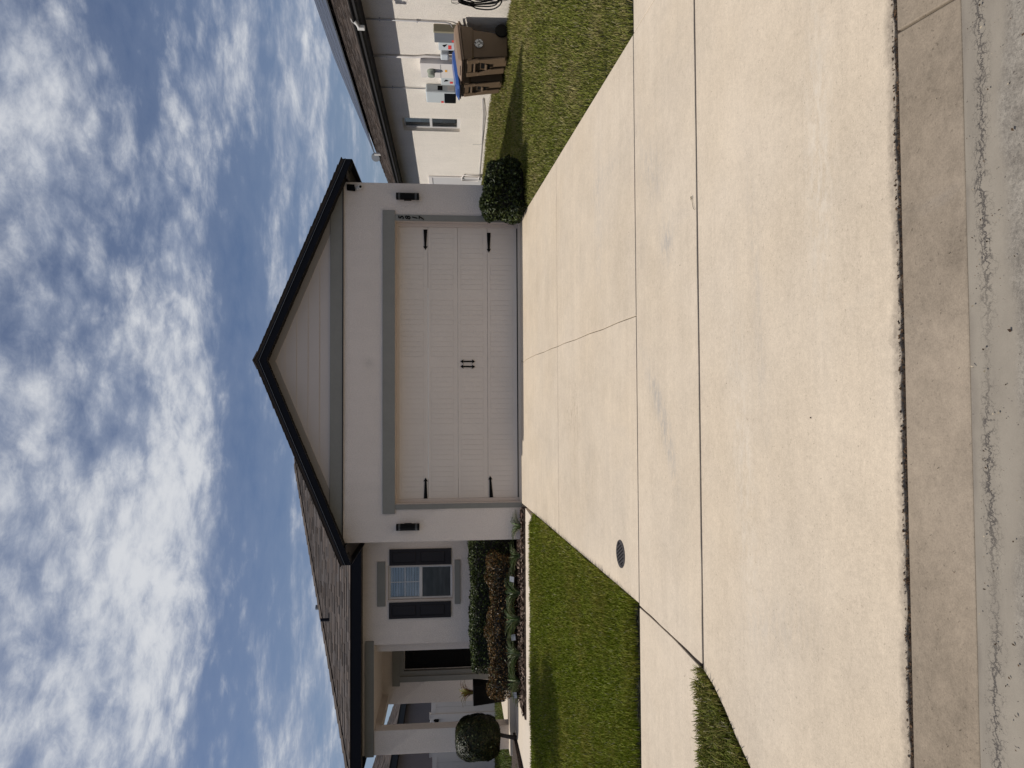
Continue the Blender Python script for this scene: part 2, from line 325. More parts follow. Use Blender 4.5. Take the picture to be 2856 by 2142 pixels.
def glassmat(name, refl=0.35, tint=(0.75, 0.8, 0.85)):
    m, t, b = mat(name); t.n.remove(b)
    g = t.new('ShaderNodeBsdfGlossy'); g.inputs['Roughness'].default_value = 0.02; g.inputs[0].default_value = (0.9, 0.95, 1, 1)
    tr = t.new('ShaderNodeBsdfTransparent'); tr.inputs[0].default_value = c4(tint)
    fr = t.new('ShaderNodeFresnel'); fr.inputs[0].default_value = 1.5
    mx = t.new('ShaderNodeMixShader'); t.link(t.math('ADD', fr.outputs[0], refl, clamp=True), mx.inputs[0])
    t.link(tr.outputs[0], mx.inputs[1]); t.link(g.outputs[0], mx.inputs[2]); t.link(mx.outputs[0], t.n['Material Output'].inputs[0])
    return m
M['glass'] = glassmat('window_glass', 0.05)
M['screen'] = glassmat('insect_screen', 0.0, (0.22, 0.23, 0.23))
m_, t_, b_ = mat('blind_slats'); b_.inputs['Base Color'].default_value = (0.52, 0.53, 0.53, 1); b_.inputs['Roughness'].default_value = 0.6; M['blind'] = m_
m_, t_, b_ = mat('solar_glass'); b_.inputs['Base Color'].default_value = (0.02, 0.02, 0.028, 1); b_.inputs['Roughness'].default_value = 0.30; M['solar'] = m_
def sealmat():
    m, t, b = mat('round_sticker'); p = objco(t)
    n = t.smooth(t.noise(p, 38, 3, 0.6), 0.50, 0.54)
    t.link(t.mix(n, (0.62, 0.62, 0.60, 1), (0.03, 0.03, 0.03, 1)), b.inputs['Base Color']); return m
M['seal'] = sealmat()

# ------------------------------------------------------------------ mesh helpers
def wloc(o):
    v = Vector((0, 0, 0))
    while o is not None: v += o.location; o = o.parent
    return v
def make_obj(name, me, m, parent=None, smooth=False):
    o = bpy.data.objects.new(name, me); COL.objects.link(o)
    if m: me.materials.append(M[m] if isinstance(m, str) else m)
    if parent: o.parent = parent
    if smooth: me.polygons.foreach_set('use_smooth', [True]*len(me.polygons))
    return o
def empty(name, loc, label, cat, group=None):
    o = bpy.data.objects.new(name, None); COL.objects.link(o); o.location = loc; o.empty_display_size = 0.2
    return tag(o, label, cat, group)
def tag(o, label, cat, group=None):
    o['label'] = label; o['category'] = cat
    if group: o['group'] = group
    return o
def struct(o, kind='structure'): o['kind'] = kind; return o
def copy_tree(o, parent=None):
    c = o.copy(); COL.objects.link(c)
    if parent: c.parent = parent
    for ch in [x for x in bpy.data.objects if x.parent == o and x != c]: copy_tree(ch, c)
    return c
class MB:
    def __init__(s): s.v = []; s.f = []; s.c = []; s.cur = None
    def face(s, pts):
        i = len(s.v); s.v += [tuple(p) for p in pts]; s.f.append(tuple(range(i, i+len(pts)))); s.c.append(s.cur); return s
    def box(s, x0, x1, y0, y1, z0, z1):
        i = len(s.v)
        s.v += [(x0, y0, z0), (x1, y0, z0), (x1, y1, z0), (x0, y1, z0), (x0, y0, z1), (x1, y0, z1), (x1, y1, z1), (x0, y1, z1)]
        for q in ((0, 3, 2, 1), (4, 5, 6, 7), (0, 1, 5, 4), (1, 2, 6, 5), (2, 3, 7, 6), (3, 0, 4, 7)):
            s.f.append(tuple(i+k for k in q)); s.c.append(s.cur)
        return s
    def hexa(s, b, t):   # 4 bottom points, 4 top points (same winding)
        i = len(s.v); s.v += [tuple(p) for p in b]+[tuple(p) for p in t]
        for q in ((0, 3, 2, 1), (4, 5, 6, 7), (0, 1, 5, 4), (1, 2, 6, 5), (2, 3, 7, 6), (3, 0, 4, 7)):
            s.f.append(tuple(i+k for k in q)); s.c.append(s.cur)
        return s
    def prism(s, poly, vec):   # 3D polygon extruded by vec
        n = len(poly); i = len(s.v); v = Vector(vec)
        s.v += [tuple(p) for p in poly]+[tuple(Vector(p)+v) for p in poly]
        s.f.append(tuple(range(i+n-1, i-1, -1))); s.c.append(s.cur); s.f.append(tuple(range(i+n, i+2*n))); s.c.append(s.cur)
        for k in range(n):
            s.f.append((i+k, i+(k+1) % n, i+n+(k+1) % n, i+n+k)); s.c.append(s.cur)
        return s
    def tube(s, pts, r, seg=8, cap=True):
        pts = [Vector(p) for p in pts]; rs = r if isinstance(r, (list, tuple)) else [r]*len(pts)
        i0 = len(s.v); prev = None
        for k, p in enumerate(pts):
            d = (pts[min(k+1, len(pts)-1)]-pts[max(k-1, 0)]).normalized()
            if prev is None: a = d.orthogonal().normalized()
            else: a = (prev - d*prev.dot(d)).normalized()
            prev = a; b = d.cross(a)
            for j in range(seg):
                an = 2*math.pi*j/seg; s.v.append(tuple(p+rs[k]*(math.cos(an)*a+math.sin(an)*b)))
        for k in range(len(pts)-1):
            for j in range(seg):
                s.f.append((i0+k*seg+j, i0+k*seg+(j+1) % seg, i0+(k+1)*seg+(j+1) % seg, i0+(k+1)*seg+j)); s.c.append(s.cur)
        if cap:
            s.f.append(tuple(i0+j for j in range(seg))[::-1]); s.c.append(s.cur)
            e = i0+(len(pts)-1)*seg; s.f.append(tuple(e+j for j in range(seg))); s.c.append(s.cur)
        return s
    def cyl(s, p0, p1, r, seg=20): return s.tube([p0, p1], r, seg)
    def build(s, name, m, parent=None, smooth=False, bevel=0):
        off = wloc(parent) if parent else Vector((0, 0, 0))
        me = bpy.data.meshes.new(name); me.from_pydata([(a-off.x, b-off.y, c-off.z) for a, b, c in s.v], [], s.f)
        if any(c is not None for c in s.c):
            at = me.color_attributes.new('Col', 'FLOAT_COLOR', 'CORNER'); data = []
            for f, c in zip(s.f, s.c):
                c = c or (0.5, 0.5, 0.5)
                data += [c[0], c[1], c[2], 1.0]*len(f)
            at.data.foreach_set('color', data)
        me.update(); o = make_obj(name, me, m, parent, smooth)
        if bevel:
            b = o.modifiers.new('edge', 'BEVEL'); b.width = bevel; b.segments = 2; b.limit_method = 'ANGLE'
        return o
def fastmesh(name, V, F, colors, m, parent=None):
    """V (n,3) F (k,m) same-size polys, colors per vertex"""
    me = bpy.data.meshes.new(name); n = len(V); k, q = F.shape
    me.vertices.add(n); me.vertices.foreach_set('co', V.astype(np.float32).ravel())
    me.loops.add(k*q); me.loops.foreach_set('vertex_index', F.astype(np.int32).ravel())
    me.polygons.add(k); me.polygons.foreach_set('loop_start', (np.arange(k)*q).astype(np.int32))
    me.update(calc_edges=True)
    at = me.color_attributes.new('Col', 'FLOAT_COLOR', 'POINT')
    c4_ = np.ones((n, 4), np.float32); c4_[:, :3] = colors; at.data.foreach_set('color', c4_.ravel())
    return make_obj(name, me, m, parent)

# ------------------------------------------------------------------ ground
S = 0.0672
def sm(x, a, b):
    t = np.clip((x-a)/(b-a), 0, 1); return t*t*(3-2*t)
def H(X, Y):
    X = np.asarray(X, float); Y = np.asarray(Y, float)
    z = S*np.minimum(Y, -0.75)-0.03
    z = np.maximum(z, -0.70)
    # raised side by the right neighbour's wall
    rise = 0.10+0.16*sm(Y, 1.0, 4.5)-0.05*sm(Y, 6, 11)
    z = z+sm(X, 6.3, 7.8)*rise*sm(Y, -3.0, 1.0)
    z = z+0.030*sm(-X, 1.60, 1.75)*sm(Y, -6.05, -5.75)*sm(-Y, 1.0, 1.3)
    # left: beds are a little higher
    z = z+sm(-X, 1.7, 1.9)*0.05*sm(Y, -3.6, -1.2)+sm(-X, 6.2, 6.6)*0.07*sm(Y, 0.2, 1.0)
    return z
gx = np.concatenate([[-250, -80, -40, -25], np.arange(-16, 16.01, 0.25), [25, 40, 80, 250]])
gy = np.concatenate([[-250, -120, -60, -30, -20, -14], np.arange(-9.2, 20.01, 0.25), [26, 40, 80, 250]])
GX, GY = np.meshgrid(gx, gy); GZ = H(GX, GY)-0.012
GZ = np.where(GY < -9.3, -0.9, GZ)
ins = (GX > -1.75) & (GX < 3.3) & (GY > -9.3) & (GY < 0.3)
GZ = np.where(ins, GZ-0.12, GZ)
GZ = np.where((GY < -5.9), GZ-0.03, GZ)
V = np.stack([GX.ravel(), GY.ravel(), GZ.ravel()], 1); nx, ny = len(gx), len(gy)
ii = (np.arange(ny-1)[:, None]*nx+np.arange(nx-1)[None, :]).ravel()
F = np.stack([ii, ii+1, ii+nx+1, ii+nx], 1)
struct(fastmesh('ground', V, F, np.full((len(V), 3), 0.3), 'soil'))

def slabpoly(mb, pts, thick=0.10, zoff=0.0, slope=S):
    mb.prism([(x, y, slope*y+zoff-thick) for x, y in pts], (0, 0, thick))
def wig(p0, p1, n=12, amp=0.004, seed=0):
    r = random.Random(seed); out = []
    for k in range(n+1):
        t = k/n; a = 0 if k in (0, n) else r.uniform(-amp, amp)
        dx, dy = p1[0]-p0[0], p1[1]-p0[1]; L = math.hypot(dx, dy)
        out.append((p0[0]+dx*t-dy/L*a, p0[1]+dy*t+dx/L*a))
    return out
XL, XR, XC = -1.712, 3.247, 0.764
g = 0.004
mb = MB()
crack1 = [(0.765, 0.0), (0.72, -0.22), (0.745, -0.5), (0.757, -0.9), (0.765, -1.4), (0.758, -2.0), (0.766, -2.5), (0.762, -2.905)]
crack2 = [(0.762, -2.917), (0.770, -3.3), (0.760, -3.9), (0.768, -4.5), (0.758, -5.0), (0.767, -5.5), (0.763, -6.024)]
def side(poly, s): return [(x+s*g, y) for x, y in poly]
slabpoly(mb, [(XL, 0.0)]+[(XL, -2.905)]+side(crack1, -1)[::-1])
slabpoly(mb, side(crack1, 1)+[(XR, -2.905), (XR, 0.0)])
slabpoly(mb, [(XL, -2.917), (XL, -6.024)]+side(crack2, -1)[::-1])
slabpoly(mb, side(crack2, 1)+[(XR, -6.024), (XR, -2.917)])
struct(mb.build('driveway', 'concrete', bevel=0.003))
mb = MB()
slabpoly(mb, wig((-1.728, -6.044), (-1.76, -7.292), 10, .003, 1)+wig((-1.76, -7.292), (XR, -7.292), 30, 0.003, 2)[1:]+[(XR, -6.044)])
slabpoly(mb, [(XR+0.012, -6.044), (XR+0.012, -7.295), (4.9, -7.295), (4.9, -6.044)], zoff=-0.003)
slabpoly(mb, [(4.91, -6.044), (4.91, -7.295), (14, -7.295), (14, -6.044)])
slabpoly(mb, [(-3.6, -6.035)]+[(-3.6, -7.27)]+[(-1.80, -7.27)]+[(-1.765, -6.8), (-1.752, -6.3), (-1.752, -6.035)], zoff=-0.004)
slabpoly(mb, [(-3.61, -6.035), (-16, -6.035), (-16, -7.27), (-3.61, -7.27)], zoff=-0.004)
struct(mb.build('sidewalk', 'concrete', bevel=0.004))
mb = MB()
flL = [(-1.79, -7.318), (-1.835, -7.46), (-1.92, -7.62), (-2.02, -7.76), (-2.12, -7.94), (-2.24, -8.25), (-2.38, -8.7), (-2.5, -9.222)]
flR = [(-x+1.535, y) for x, y in flL]
slabpoly(mb, flL+wig((-2.5, -9.222), (4.03, -9.222), 150, 0.0065, 3)[1:]+flR[::-1][1:])
struct(mb.build('driveway_apron', 'concrete_a', bevel=0.004))
# dirt lying in the joints
mb = MB()
for (x0, x1, y0, y1, dz) in ((XL, XR, -6.046, -6.022, -0.010), (-1.8, 3.26, -7.322, -7.288, -0.011), (-2.6, 4.1, -9.262, -9.218, -0.014), (XL, XR, -2.917, -2.905, -0.008), (0.70, 0.80, -6.03, 0.0, -0.022)):
    n = 60; 
    for k in range(n):
        a, b = x0+(x1-x0)*k/n, x0+(x1-x0)*(k+1)/n
        mb.face([(a, y0, S*y0+dz), (b, y0, S*y0+dz), (b, y1, S*y1+dz), (a, y1, S*y1+dz)])
for a, b in (((-1.73, -6.04), (-1.76, -7.3)),):
    mb.face([(a[0]-.035, a[1], S*a[1]-.016), (b[0]-.045, b[1], S*b[1]-.016), (b[0]+.004, b[1], S*b[1]-.016), (a[0]+.004, a[1], S*a[1]-.016)])
struct(mb.build('joint_filler', 'dirtgap'))
# gutter and street
mb = MB(); zg = S*-9.25+0.004
for a, b, c, d in ((-14, 1.462, 1.495, -14), (1.472, 14, 14, 1.505)):
    mb.hexa([(a, -9.56, zg-0.2), (b, -9.56, zg-0.2), (c, -9.248, zg-0.2), (d, -9.248, zg-0.2)], [(a, -9.56, zg-0.026), (b, -9.56, zg-0.026), (c, -9.248, zg), (d, -9.248, zg)])
struct(mb.build('gutter', 'gutter', bevel=0.006))
gxs = np.linspace(-14, 14, 281); gys = np.concatenate([np.linspace(-9.54, -10.4, 44), [-12, -14, -16.5, -17]])
SX, SY = np.meshgrid(gxs, gys)
SZ = zg-0.030+0.012*sm(-SY, 9.6, 10.2)+0.06*sm(-SY, 10.2, 13)+0.004*np.sin(SX*7+3*np.sin(SY*9))*sm(-SY, 9.55, 9.6)
V = np.stack([SX.ravel(), SY.ravel(), SZ.ravel()], 1); nx, ny = len(gxs), len(gys)
ii = (np.arange(ny-1)[:, None]*nx+np.arange(nx-1)[None, :]).ravel()
struct(fastmesh('street', V, np.stack([ii, ii+nx, ii+nx+1, ii+1], 1), np.full((len(V), 3), .3), 'street'))
# entry walk and porch slab
mb = MB()
def flat(pts, z, th=0.12): mb.prism([(x, y, z-th+(0.0 if y < 0 else 0.018*y)) for x, y in pts], (0, 0, th))
ws = [-1.75, -2.73, -3.63, -4.52, -5.285]
for a, b in zip(ws[:-1], ws[1:]): flat([(b+.004, -1.16), (a, -1.16), (a, -0.335), (b+.004, -0.335)], -0.026)
flat([(-6.35, -1.16), (-5.285, -1.16), (-5.285, -0.20), (-6.35, -0.20)], -0.026)
for a, b in ((-0.19, 0.36), (0.37, 0.93), (0.94, 1.49)): flat([(-6.35, a), (-5.30, a), (-5.30, b), (-6.35, b)], -0.026)
flat([(-7.4, -1.16), (-6.36, -1.16), (-6.36, -0.30), (-7.4, -0.30)], -0.026)
struct(mb.build('entry_walk', 'concrete_w', bevel=0.004))
mb = MB().box(-6.80, -4.68, 1.52, 4.1, -0.1, 0.105)
struct(mb.build('porch_floor', 'concrete_w', bevel=0.01))
mb = MB(); 
mb.prism([(-5.27, -0.34, -0.2), (-1.78, -0.34, -0.2), (-1.78, 0.02, -0.2), (-2.3, 1.80, -0.2), (-5.27, 1.80, -0.2)], (0, 0, 0.205))
mb.prism([(-6.36, 0.1, -0.2), (-6.36, 1.75, -0.2), (-7.3, 1.75, -0.2), (-7.6, 0.1, -0.2)], (0, 0, 0.25))
struct(mb.build('mulch_bed', 'mulch'))

# ------------------------------------------------------------------ grass (uncountable: one object per lawn)
def blades(name, N, xr, yr, inside, L=(0.036, 0.070), W=(0.0034, 0.0062), dens_cam=True, base=(0.10, 0.135, 0.035), dry=(0.17, 0.14, 0.065), seed=1, zoff=0.0, lean=0.9):
    r = np.random.default_rng(seed)
    X = r.uniform(*xr, N); Y = r.uniform(*yr, N)
    keep = inside(X, Y)
    d = np.hypot(X, Y+11.8)
    if dens_cam: keep &= r.uniform(0, 1, N) < np.clip(6.5/d, 0.28, 1.0)
    X, Y, d = X[keep], Y[keep], d[keep]; n = len(X)
    Z = H(X, Y)+zoff
    # clumps
    cl = np.sin(X*3.1+1.3*np.sin(Y*2.3))*np.cos(Y*2.7+1.1*np.sin(X*1.9)); cl2 = np.sin(X*11+2*np.sin(Y*7))*np.sin(Y*13+2*np.sin(X*9))
    ln = r.uniform(*L, n)*(1+0.18*cl+0.12*cl2)*np.clip(0.8+d*0.02, .9, 1.2)
    wd = r.uniform(*W, n)*np.clip(d/6.5, 1.0, 1.7)
    az = r.uniform(0, 2*np.pi, n); tilt = r.uniform(0.15, lean, n)
    dirx, diry = np.cos(az), np.sin(az); sx, sy = -diry, dirx
    tw = r.uniform(-0.5, 0.5, n); sx, sy = sx*np.cos(tw)-sy*np.sin(tw), sx*np.sin(tw)+sy*np.cos(tw)
    h1 = ln*0.55; t1 = tilt*0.6; t2 = tilt*1.25
    p1 = np.stack([X+dirx*np.sin(t1)*h1, Y+diry*np.sin(t1)*h1, Z+np.cos(t1)*h1], 1)
    h2 = ln*0.5
    p2 = p1+np.stack([dirx*np.sin(t2)*h2, diry*np.sin(t2)*h2, np.cos(t2)*h2], 1)
    p0 = np.stack([X, Y, Z-0.01], 1); sd = np.stack([sx, sy, np.zeros(n)], 1)*wd[:, None]*0.5
    V = np.stack([p0-sd, p0+sd, p1+sd, p1-sd, p2+sd*0.25, p2-sd*0.25], 1).reshape(-1, 3)
    i = np.arange(n)[:, None]*6
    F = np.concatenate([i+np.array([0, 1, 2, 3]), i+np.array([3, 2, 4, 5])], 0)
    k = np.clip(0.35+0.32*cl+0.2*cl2+r.normal(0, 0.35, n), 0, 1)[:, None]**1.5
    br = r.uniform(0.55, 1.35, n)[:, None]
    c = (np.array(base)*(1-k)+np.array(dry)*k)*br
    pale = r.uniform(0, 1, n) < 0.03; c[pale] = np.array([0.30, 0.27, 0.16])*r.uniform(0.7, 1.2, (pale.sum(), 1))
    return struct(fastmesh(name, V, F, np.repeat(c, 6, 0), 'grass'), 'stuff')
def edge_noise(t, a=0.03): return a*np.sin(t*9)+a*0.6*np.sin(t*23+1)
inL = lambda X, Y: (X < XL-0.004+edge_noise(Y, .006)) & (Y < -1.12+edge_noise(X, .012)) & (Y > -5.93+edge_noise(X, .02)) & (X > -(Y+11.8)*0.60-0.9)
g1 = blades('lawn_grass', 330000, (-8.2, XL), (-6.02, -1.05), inL, seed=1, base=(0.150, 0.182, 0.013), dry=(0.235, 0.205, 0.040))
tag(g1, 'trimmed green lawn between the entry walk, driveway and sidewalk', 'lawn')
inR = lambda X, Y: (X > XR+0.012+edge_noise(Y, .012)) & (X < 7.78) & (Y > -5.95+edge_noise(X, .02)) & (X < (Y+11.8)*0.66+1.0) & ~((Y > -0.02) & (X < 3.9))
g2 = blades('lawn_grass', 470000, (XR, 7.8), (-6.0, 17.0), inR, seed=2, base=(0.150, 0.165, 0.026), dry=(0.29, 0.235, 0.105))
tag(g2, 'olive green lawn between the driveway and the neighbouring house wall', 'lawn')
inS = lambda X, Y: (Y < -7.25+edge_noise(X, .01)) & (Y > -9.15) & (X < np.interp(-Y, [7.2, 7.46, 7.76, 7.94, 8.25, 8.7, 9.2], [-1.77, -1.85, -2.04, -2.14, -2.27, -2.4, -2.52])) & (X > -4.6)
g3 = blades('verge_grass', 56000, (-4.6, -1.77), (-9.2, -7.2), inS, L=(0.04, 0.085), W=(0.005, 0.009), seed=3, base=(0.125, 0.150, 0.020), dry=(0.24, 0.20, 0.07), lean=1.15, zoff=0.018)
tag(g3, 'long green grass strip between the sidewalk and the flared driveway apron', 'grass')
inB = lambda X, Y: (X < -6.82) & (Y > 1.9) | ((X < -6.40) & (Y > -0.28) & (Y < 0.75) & (X > -9)) | ((X < -7.2) & (Y > 0.4))
g4 = blades('side_yard_grass', 60000, (-11.2, -6.4), (-0.3, 7.0), inB, seed=4, base=(0.085, 0.125, 0.022), dry=(0.13, 0.12, 0.035), zoff=0.0)
tag(g4, 'green grass beside the porch in front of the vinyl gate', 'grass')

# ------------------------------------------------------------------ shingle roofs
def tabs(mb, O, U, Sv, N, rows, e, xa, xb, base=(0.080, 0.067, 0.061), seed=0, wmin=0.12, wmax=0.34):
    r = random.Random(seed); O, U, Sv, N = map(Vector, (O, U, Sv, N))
    for k in range(rows):
        s0, s1 = k*e, (k+1)*e+0.012
        a0, b0, a1, b1 = xa(s0), xb(s0), xa(s1), xb(s1)
        if b0-a0 < 0.05: break
        x = a0
        while x < b0-1e-4:
            x2 = min(x+r.uniform(wmin, wmax), b0)
            if b0-x2 < 0.08: x2 = b0
            h = 0.010+(0.007 if r.random() < 0.45 else 0.0)
            q = r.uniform(0.72, 1.2) if r.random() < 0.85 else r.uniform(1.1, 1.4)
            t = r.uniform(-0.05, 0.05)
            mb.cur = (base[0]*q*(1+t), base[1]*q, base[2]*q*(1-t))
            xt, xt2 = max(x, a1), min(x2, b1)
            if xt2 < xt: xt = xt2 = (a1 if x < a1 else b1)
            P0 = O+U*x+Sv*s0; P1 = O+U*x2+Sv*s0; P2 = O+U*xt2+Sv*s1; P3 = O+U*xt+Sv*s1
            mb.face([P0+N*h, P1+N*h, P2+N*0.002, P3+N*0.002])
            mb.face([P0-N*0.004, P1-N*0.004, P1+N*h, P0+N*h])
            mb.face([P0-N*0.004, P0+N*h, P3+N*0.002]); mb.face([P1+N*h, P1-N*0.004, P2+N*0.002])
            x = x2
    mb.cur = None
PITCH = 0.413; CS = 1/math.sqrt(1+PITCH**2); SN = PITCH*CS

# ================================================================== our house
house = empty('house', (0.75, 0.0, 0.0), 'light grey stucco house with a wide gabled garage and a dark roof edge', 'house')
# garage walls
mb = MB()
mb.box(-2.337, -1.76, 0.0, 0.20, -0.15, 3.12)
mb.box(3.26, 3.84, 0.0, 0.20, -0.15, 3.12)
mb.box(-1.76, 3.26, 0.0, 0.20, 2.24, 3.12)
mb.box(-2.337, -2.137, 0.20, 8.0, -0.15, 3.0); mb.box(3.64, 3.84, 0.20, 9.5, -0.15, 3.0)
mb.build('garage_wall', 'stucco', house)
# gable
mb = MB(); zt = lambda x: 4.36-PITCH*abs(x-0.75)
mb.prism([(-2.33, 0.03, 3.06), (3.83, 0.03, 3.06), (0.75, 0.03, 3.06+PITCH*3.08)], (0, 0.14, 0))
for k in range(6):   # lap boards
    z0 = 3.262+k*0.190; z1 = z0+0.196
    hw0 = (4.19-z0)/PITCH; hw1 = (4.19-z1)/PITCH
    if hw0 < 0.05: break
    hw1 = max(hw1, 0.0)
    mb.hexa([(0.75-hw0, -0.004, z0), (0.75+hw0, -0.004, z0), (0.75+hw0, 0.028, z0), (0.75-hw0, 0.028, z0)],
            [(0.75-hw1, 0.010, z1), (0.75+hw1, 0.010, z1), (0.75+hw1, 0.028, z1), (0.75-hw1, 0.028, z1)])
mb.build('gable_siding', 'siding', house)
mb = MB()
for s_ in (-1, 1):
    xa_, xb_ = 0.75, 0.75+s_*3.07
    mb.prism([(xa_, -0.022, 4.178), (0.75+s_*2.19, -0.022, 3.274), (0.75+s_*2.66, -0.022, 3.274), (xa_, -0.022, 4.37)], (0, 0.045, 0))
mb.build('rake_trim', 'raketrim', house)
mb = MB().box(-2.34, 3.845, -0.032, -0.001, 3.062, 3.268); 
mb.build('frieze_board', 'trim', house, bevel=0.003)
MB().box(-2.345, 3.85, -0.040, -0.0325, 3.044, 3.061).build('frieze_flashing', 'shutter', house)
MB().box(-1.855, 3.36, -0.030, -0.001, 2.174, 2.386).build('door_header_trim', 'trim', house, bevel=0.004)
for a, b in ((-1.785, -1.700), (3.185, 3.29)):
    MB().box(a, b, -0.024, -0.001, 0.0, 2.1735).build('door_side_trim', 'trim', house, bevel=0.003)
mb = MB()
mb.box(-1.76, -1.69, -0.0005, 0.245, 0.0, 2.172); mb.box(3.185, 3.26, -0.0005, 0.245, 0.0, 2.172); mb.box(-1.76, 3.26, -0.0005, 0.245, 2.172, 2.238)
mb.box(-1.69, -1.632, 0.135, 0.172, 0.03, 2.12); mb.box(3.127, 3.185, 0.135, 0.172, 0.03, 2.12); mb.box(-1.69, 3.185, 0.135, 0.172, 2.12, 2.172)
mb.build('door_jamb', 'jamb', house, bevel=0.003)
MB().hexa([(-1.76, -0.001, -0.12), (3.26, -0.001, -0.12), (3.26, 0.3, -0.12), (-1.76, 0.3, -0.12)], [(-1.76, -0.001, 0.012), (3.26, -0.001, 0.012), (3.26, 0.3, 0.05), (-1.76, 0.3, 0.05)]).build('door_threshold', 'concrete_w', house)
# garage door: four sections of planked panels
mb = MB(); DX0, DX1 = -1.66, 3.155; z0 = 0.052; SH = 0.522; yf = 0.178
cols = [3.018-(p-644)/162.2 for p in (644, 733.6, 835.3, 926, 1027, 1116.6, 1219, 1308.6)]
PW = 0.432
for k in range(4):
    a = z0+k*SH+0.0022; b = z0+(k+1)*SH-0.0022
    pz0, pz1 = a+0.075, b-0.052
    xs = []
    mb.box(DX0, DX1, yf, yf+0.03, a, pz0-.002); mb.box(DX0, DX1, yf, yf+0.03, pz1+.002, b)
    last = DX1
    for c in cols:
        mb.box(c+0.002, last, yf, yf+0.03, pz0-.002, pz1+.002); last = c-PW-0.002
        for q in range(5):
            w_ = PW/5; xq = c-PW+q*w_
            mb.box(xq+0.0018, xq+w_-0.0018, yf+0.0005, yf+0.03, pz0+.001, pz1-.001)
    mb.box(DX0, last, yf, yf+0.03, pz0-.002, pz1+.002)
    mb.box(DX0, DX1, yf+0.0042, yf+0.035, a, b)
gd = mb.build('garage_door', 'door', house, bevel=0.001)
MB().box(DX0, DX1, yf+0.004, yf+0.04, 0.030, 0.054).build('bottom_seal', 'rubber', gd)
def strap(xh, xt, z, dz=0.0):
    d = 1 if xt > xh else -1; L_ = abs(xt-xh); hd = 0.062
    P = [(0, .033), (L_-hd, .017), (L_-hd-.006, .038), (L_, 0), (L_-hd-.006, -.038), (L_-hd, -.017), (0, -.033)]
    c, s_ = math.cos(dz), math.sin(dz)
    mb = MB(); mb.prism([(xh+d*(u*c-v*s_), yf-0.009, z+u*s_+v*c) for u, v in P], (0, 0.012, 0))
    for u in (0.03, 0.13): mb.cyl((xh+d*u, yf-0.014, z), (xh+d*u, yf-0.006, z), 0.009, 8)
    return mb.build('hinge_strap', 'black', gd)
strap(3.084, 2.722, 1.662); strap(3.045, 2.690, 0.545); strap(-1.648, -1.268, 1.664); strap(-1.630, -1.252, 0.520, 0.05)
for xh in (0.757, 0.668):
    z1, z2, hd, wd = 1.055, 0.795, 0.055, 0.036
    tl = 0.0 if xh > .7 else 0.010
    P = [(0, z1), (wd, z1-hd), (.010, z1-hd+.006), (.013, (z1+z2)/2), (.010, z2+hd-.006), (wd, z2+hd), (0, z2), (-wd, z2+hd), (-.010, z2+hd-.006), (-.013, (z1+z2)/2), (-.010, z1-hd+.006), (-wd, z1-hd)]
    MB().prism([(xh+u+(v-.92)*tl*2, yf-0.020, v) for u, v in P], (0, 0.018, 0)).build('door_handle', 'black', gd)

# garage roof
mb = MB(); ZR = 4.452; EX = 3.40; YF = -0.27; YB = 7.6
for s_ in (-1, 1):
    # deck
    a = (0.75, YF, ZR-0.055); b = (0.75+s_*EX, YF, ZR-0.055-PITCH*EX)
    mb.cur = (0.05, 0.042, 0.038)
    mb.prism([a, b, (b[0], b[1], b[2]+0.05), (a[0], a[1], a[2]+0.05)], (0, YB-YF, 0))
    mb.cur = None
    O = Vector((0.75+s_*(EX+0.02), YF-0.02, ZR-PITCH*(EX+0.02))); L_ = YB-YF+0.02
    tabs(mb, O if s_ > 0 else O+Vector((0, L_, 0)), (0, s_, 0), (-s_*CS, 0, SN), (s_*SN, 0, CS), 26, 0.142, lambda s: 0.0, lambda s: L_, seed=11+s_)
# ridge cap
for k in range(27):
    y = YF-0.02+k*0.3; q = random.uniform(.7, 1.2); mb.cur = (0.085*q, 0.07*q, 0.06*q)
    mb.prism([(0.60, y, ZR-0.045), (0.75, y, ZR+0.028), (0.90, y, ZR-0.045), (0.75, y, ZR+0.010)], (0, 0.31, 0))
mb.cur = None
# main roof: front slope with a hip on the left
EY = 1.38; EZ = 3.132; XHIP = -7.08
rx0 = lambda s: s*CS; 
RWD = 4.17-XHIP; HP = RWD/2
tabs(mb, (XHIP, EY-0.02, EZ-0.01), (1, 0, 0), (0, CS, SN), (0, -SN, CS), 43, 0.142, lambda s: s*CS, lambda s: RWD-s*CS, seed=21)
tabs(mb, (4.19, EY, EZ-0.01), (0, 1, 0), (-CS, 0, SN), (SN, 0, CS), 43, 0.142, lambda s: s*CS, lambda s: 13.0, seed=23)
tabs(mb, (XHIP-0.02, EY+13, EZ-0.01), (0, -1, 0), (CS, 0, SN), (-SN, 0, CS), 43, 0.142, lambda s: 0.0, lambda s: 13.0-s*CS, seed=22)
mb.cur = (0.05, 0.04, 0.035)
ap = (XHIP+HP, EY+HP, EZ-0.05+HP*PITCH); ab = (XHIP+HP, EY+14, EZ-0.05+HP*PITCH)
mb.face([(XHIP, EY, EZ-0.05), (XHIP+RWD, EY, EZ-0.05), ap])
mb.face([(XHIP, EY, EZ-0.05), ap, ab, (XHIP, EY+14, EZ-0.05)]); mb.face([(XHIP+RWD, EY, EZ-0.05), (XHIP+RWD, EY+14, EZ-0.05), ab, ap]); mb.face([(XHIP, EY+14, EZ-0.05), ab, (XHIP+RWD, EY+14, EZ-0.05)])
dh = Vector((1, 1, PITCH)).normalized()
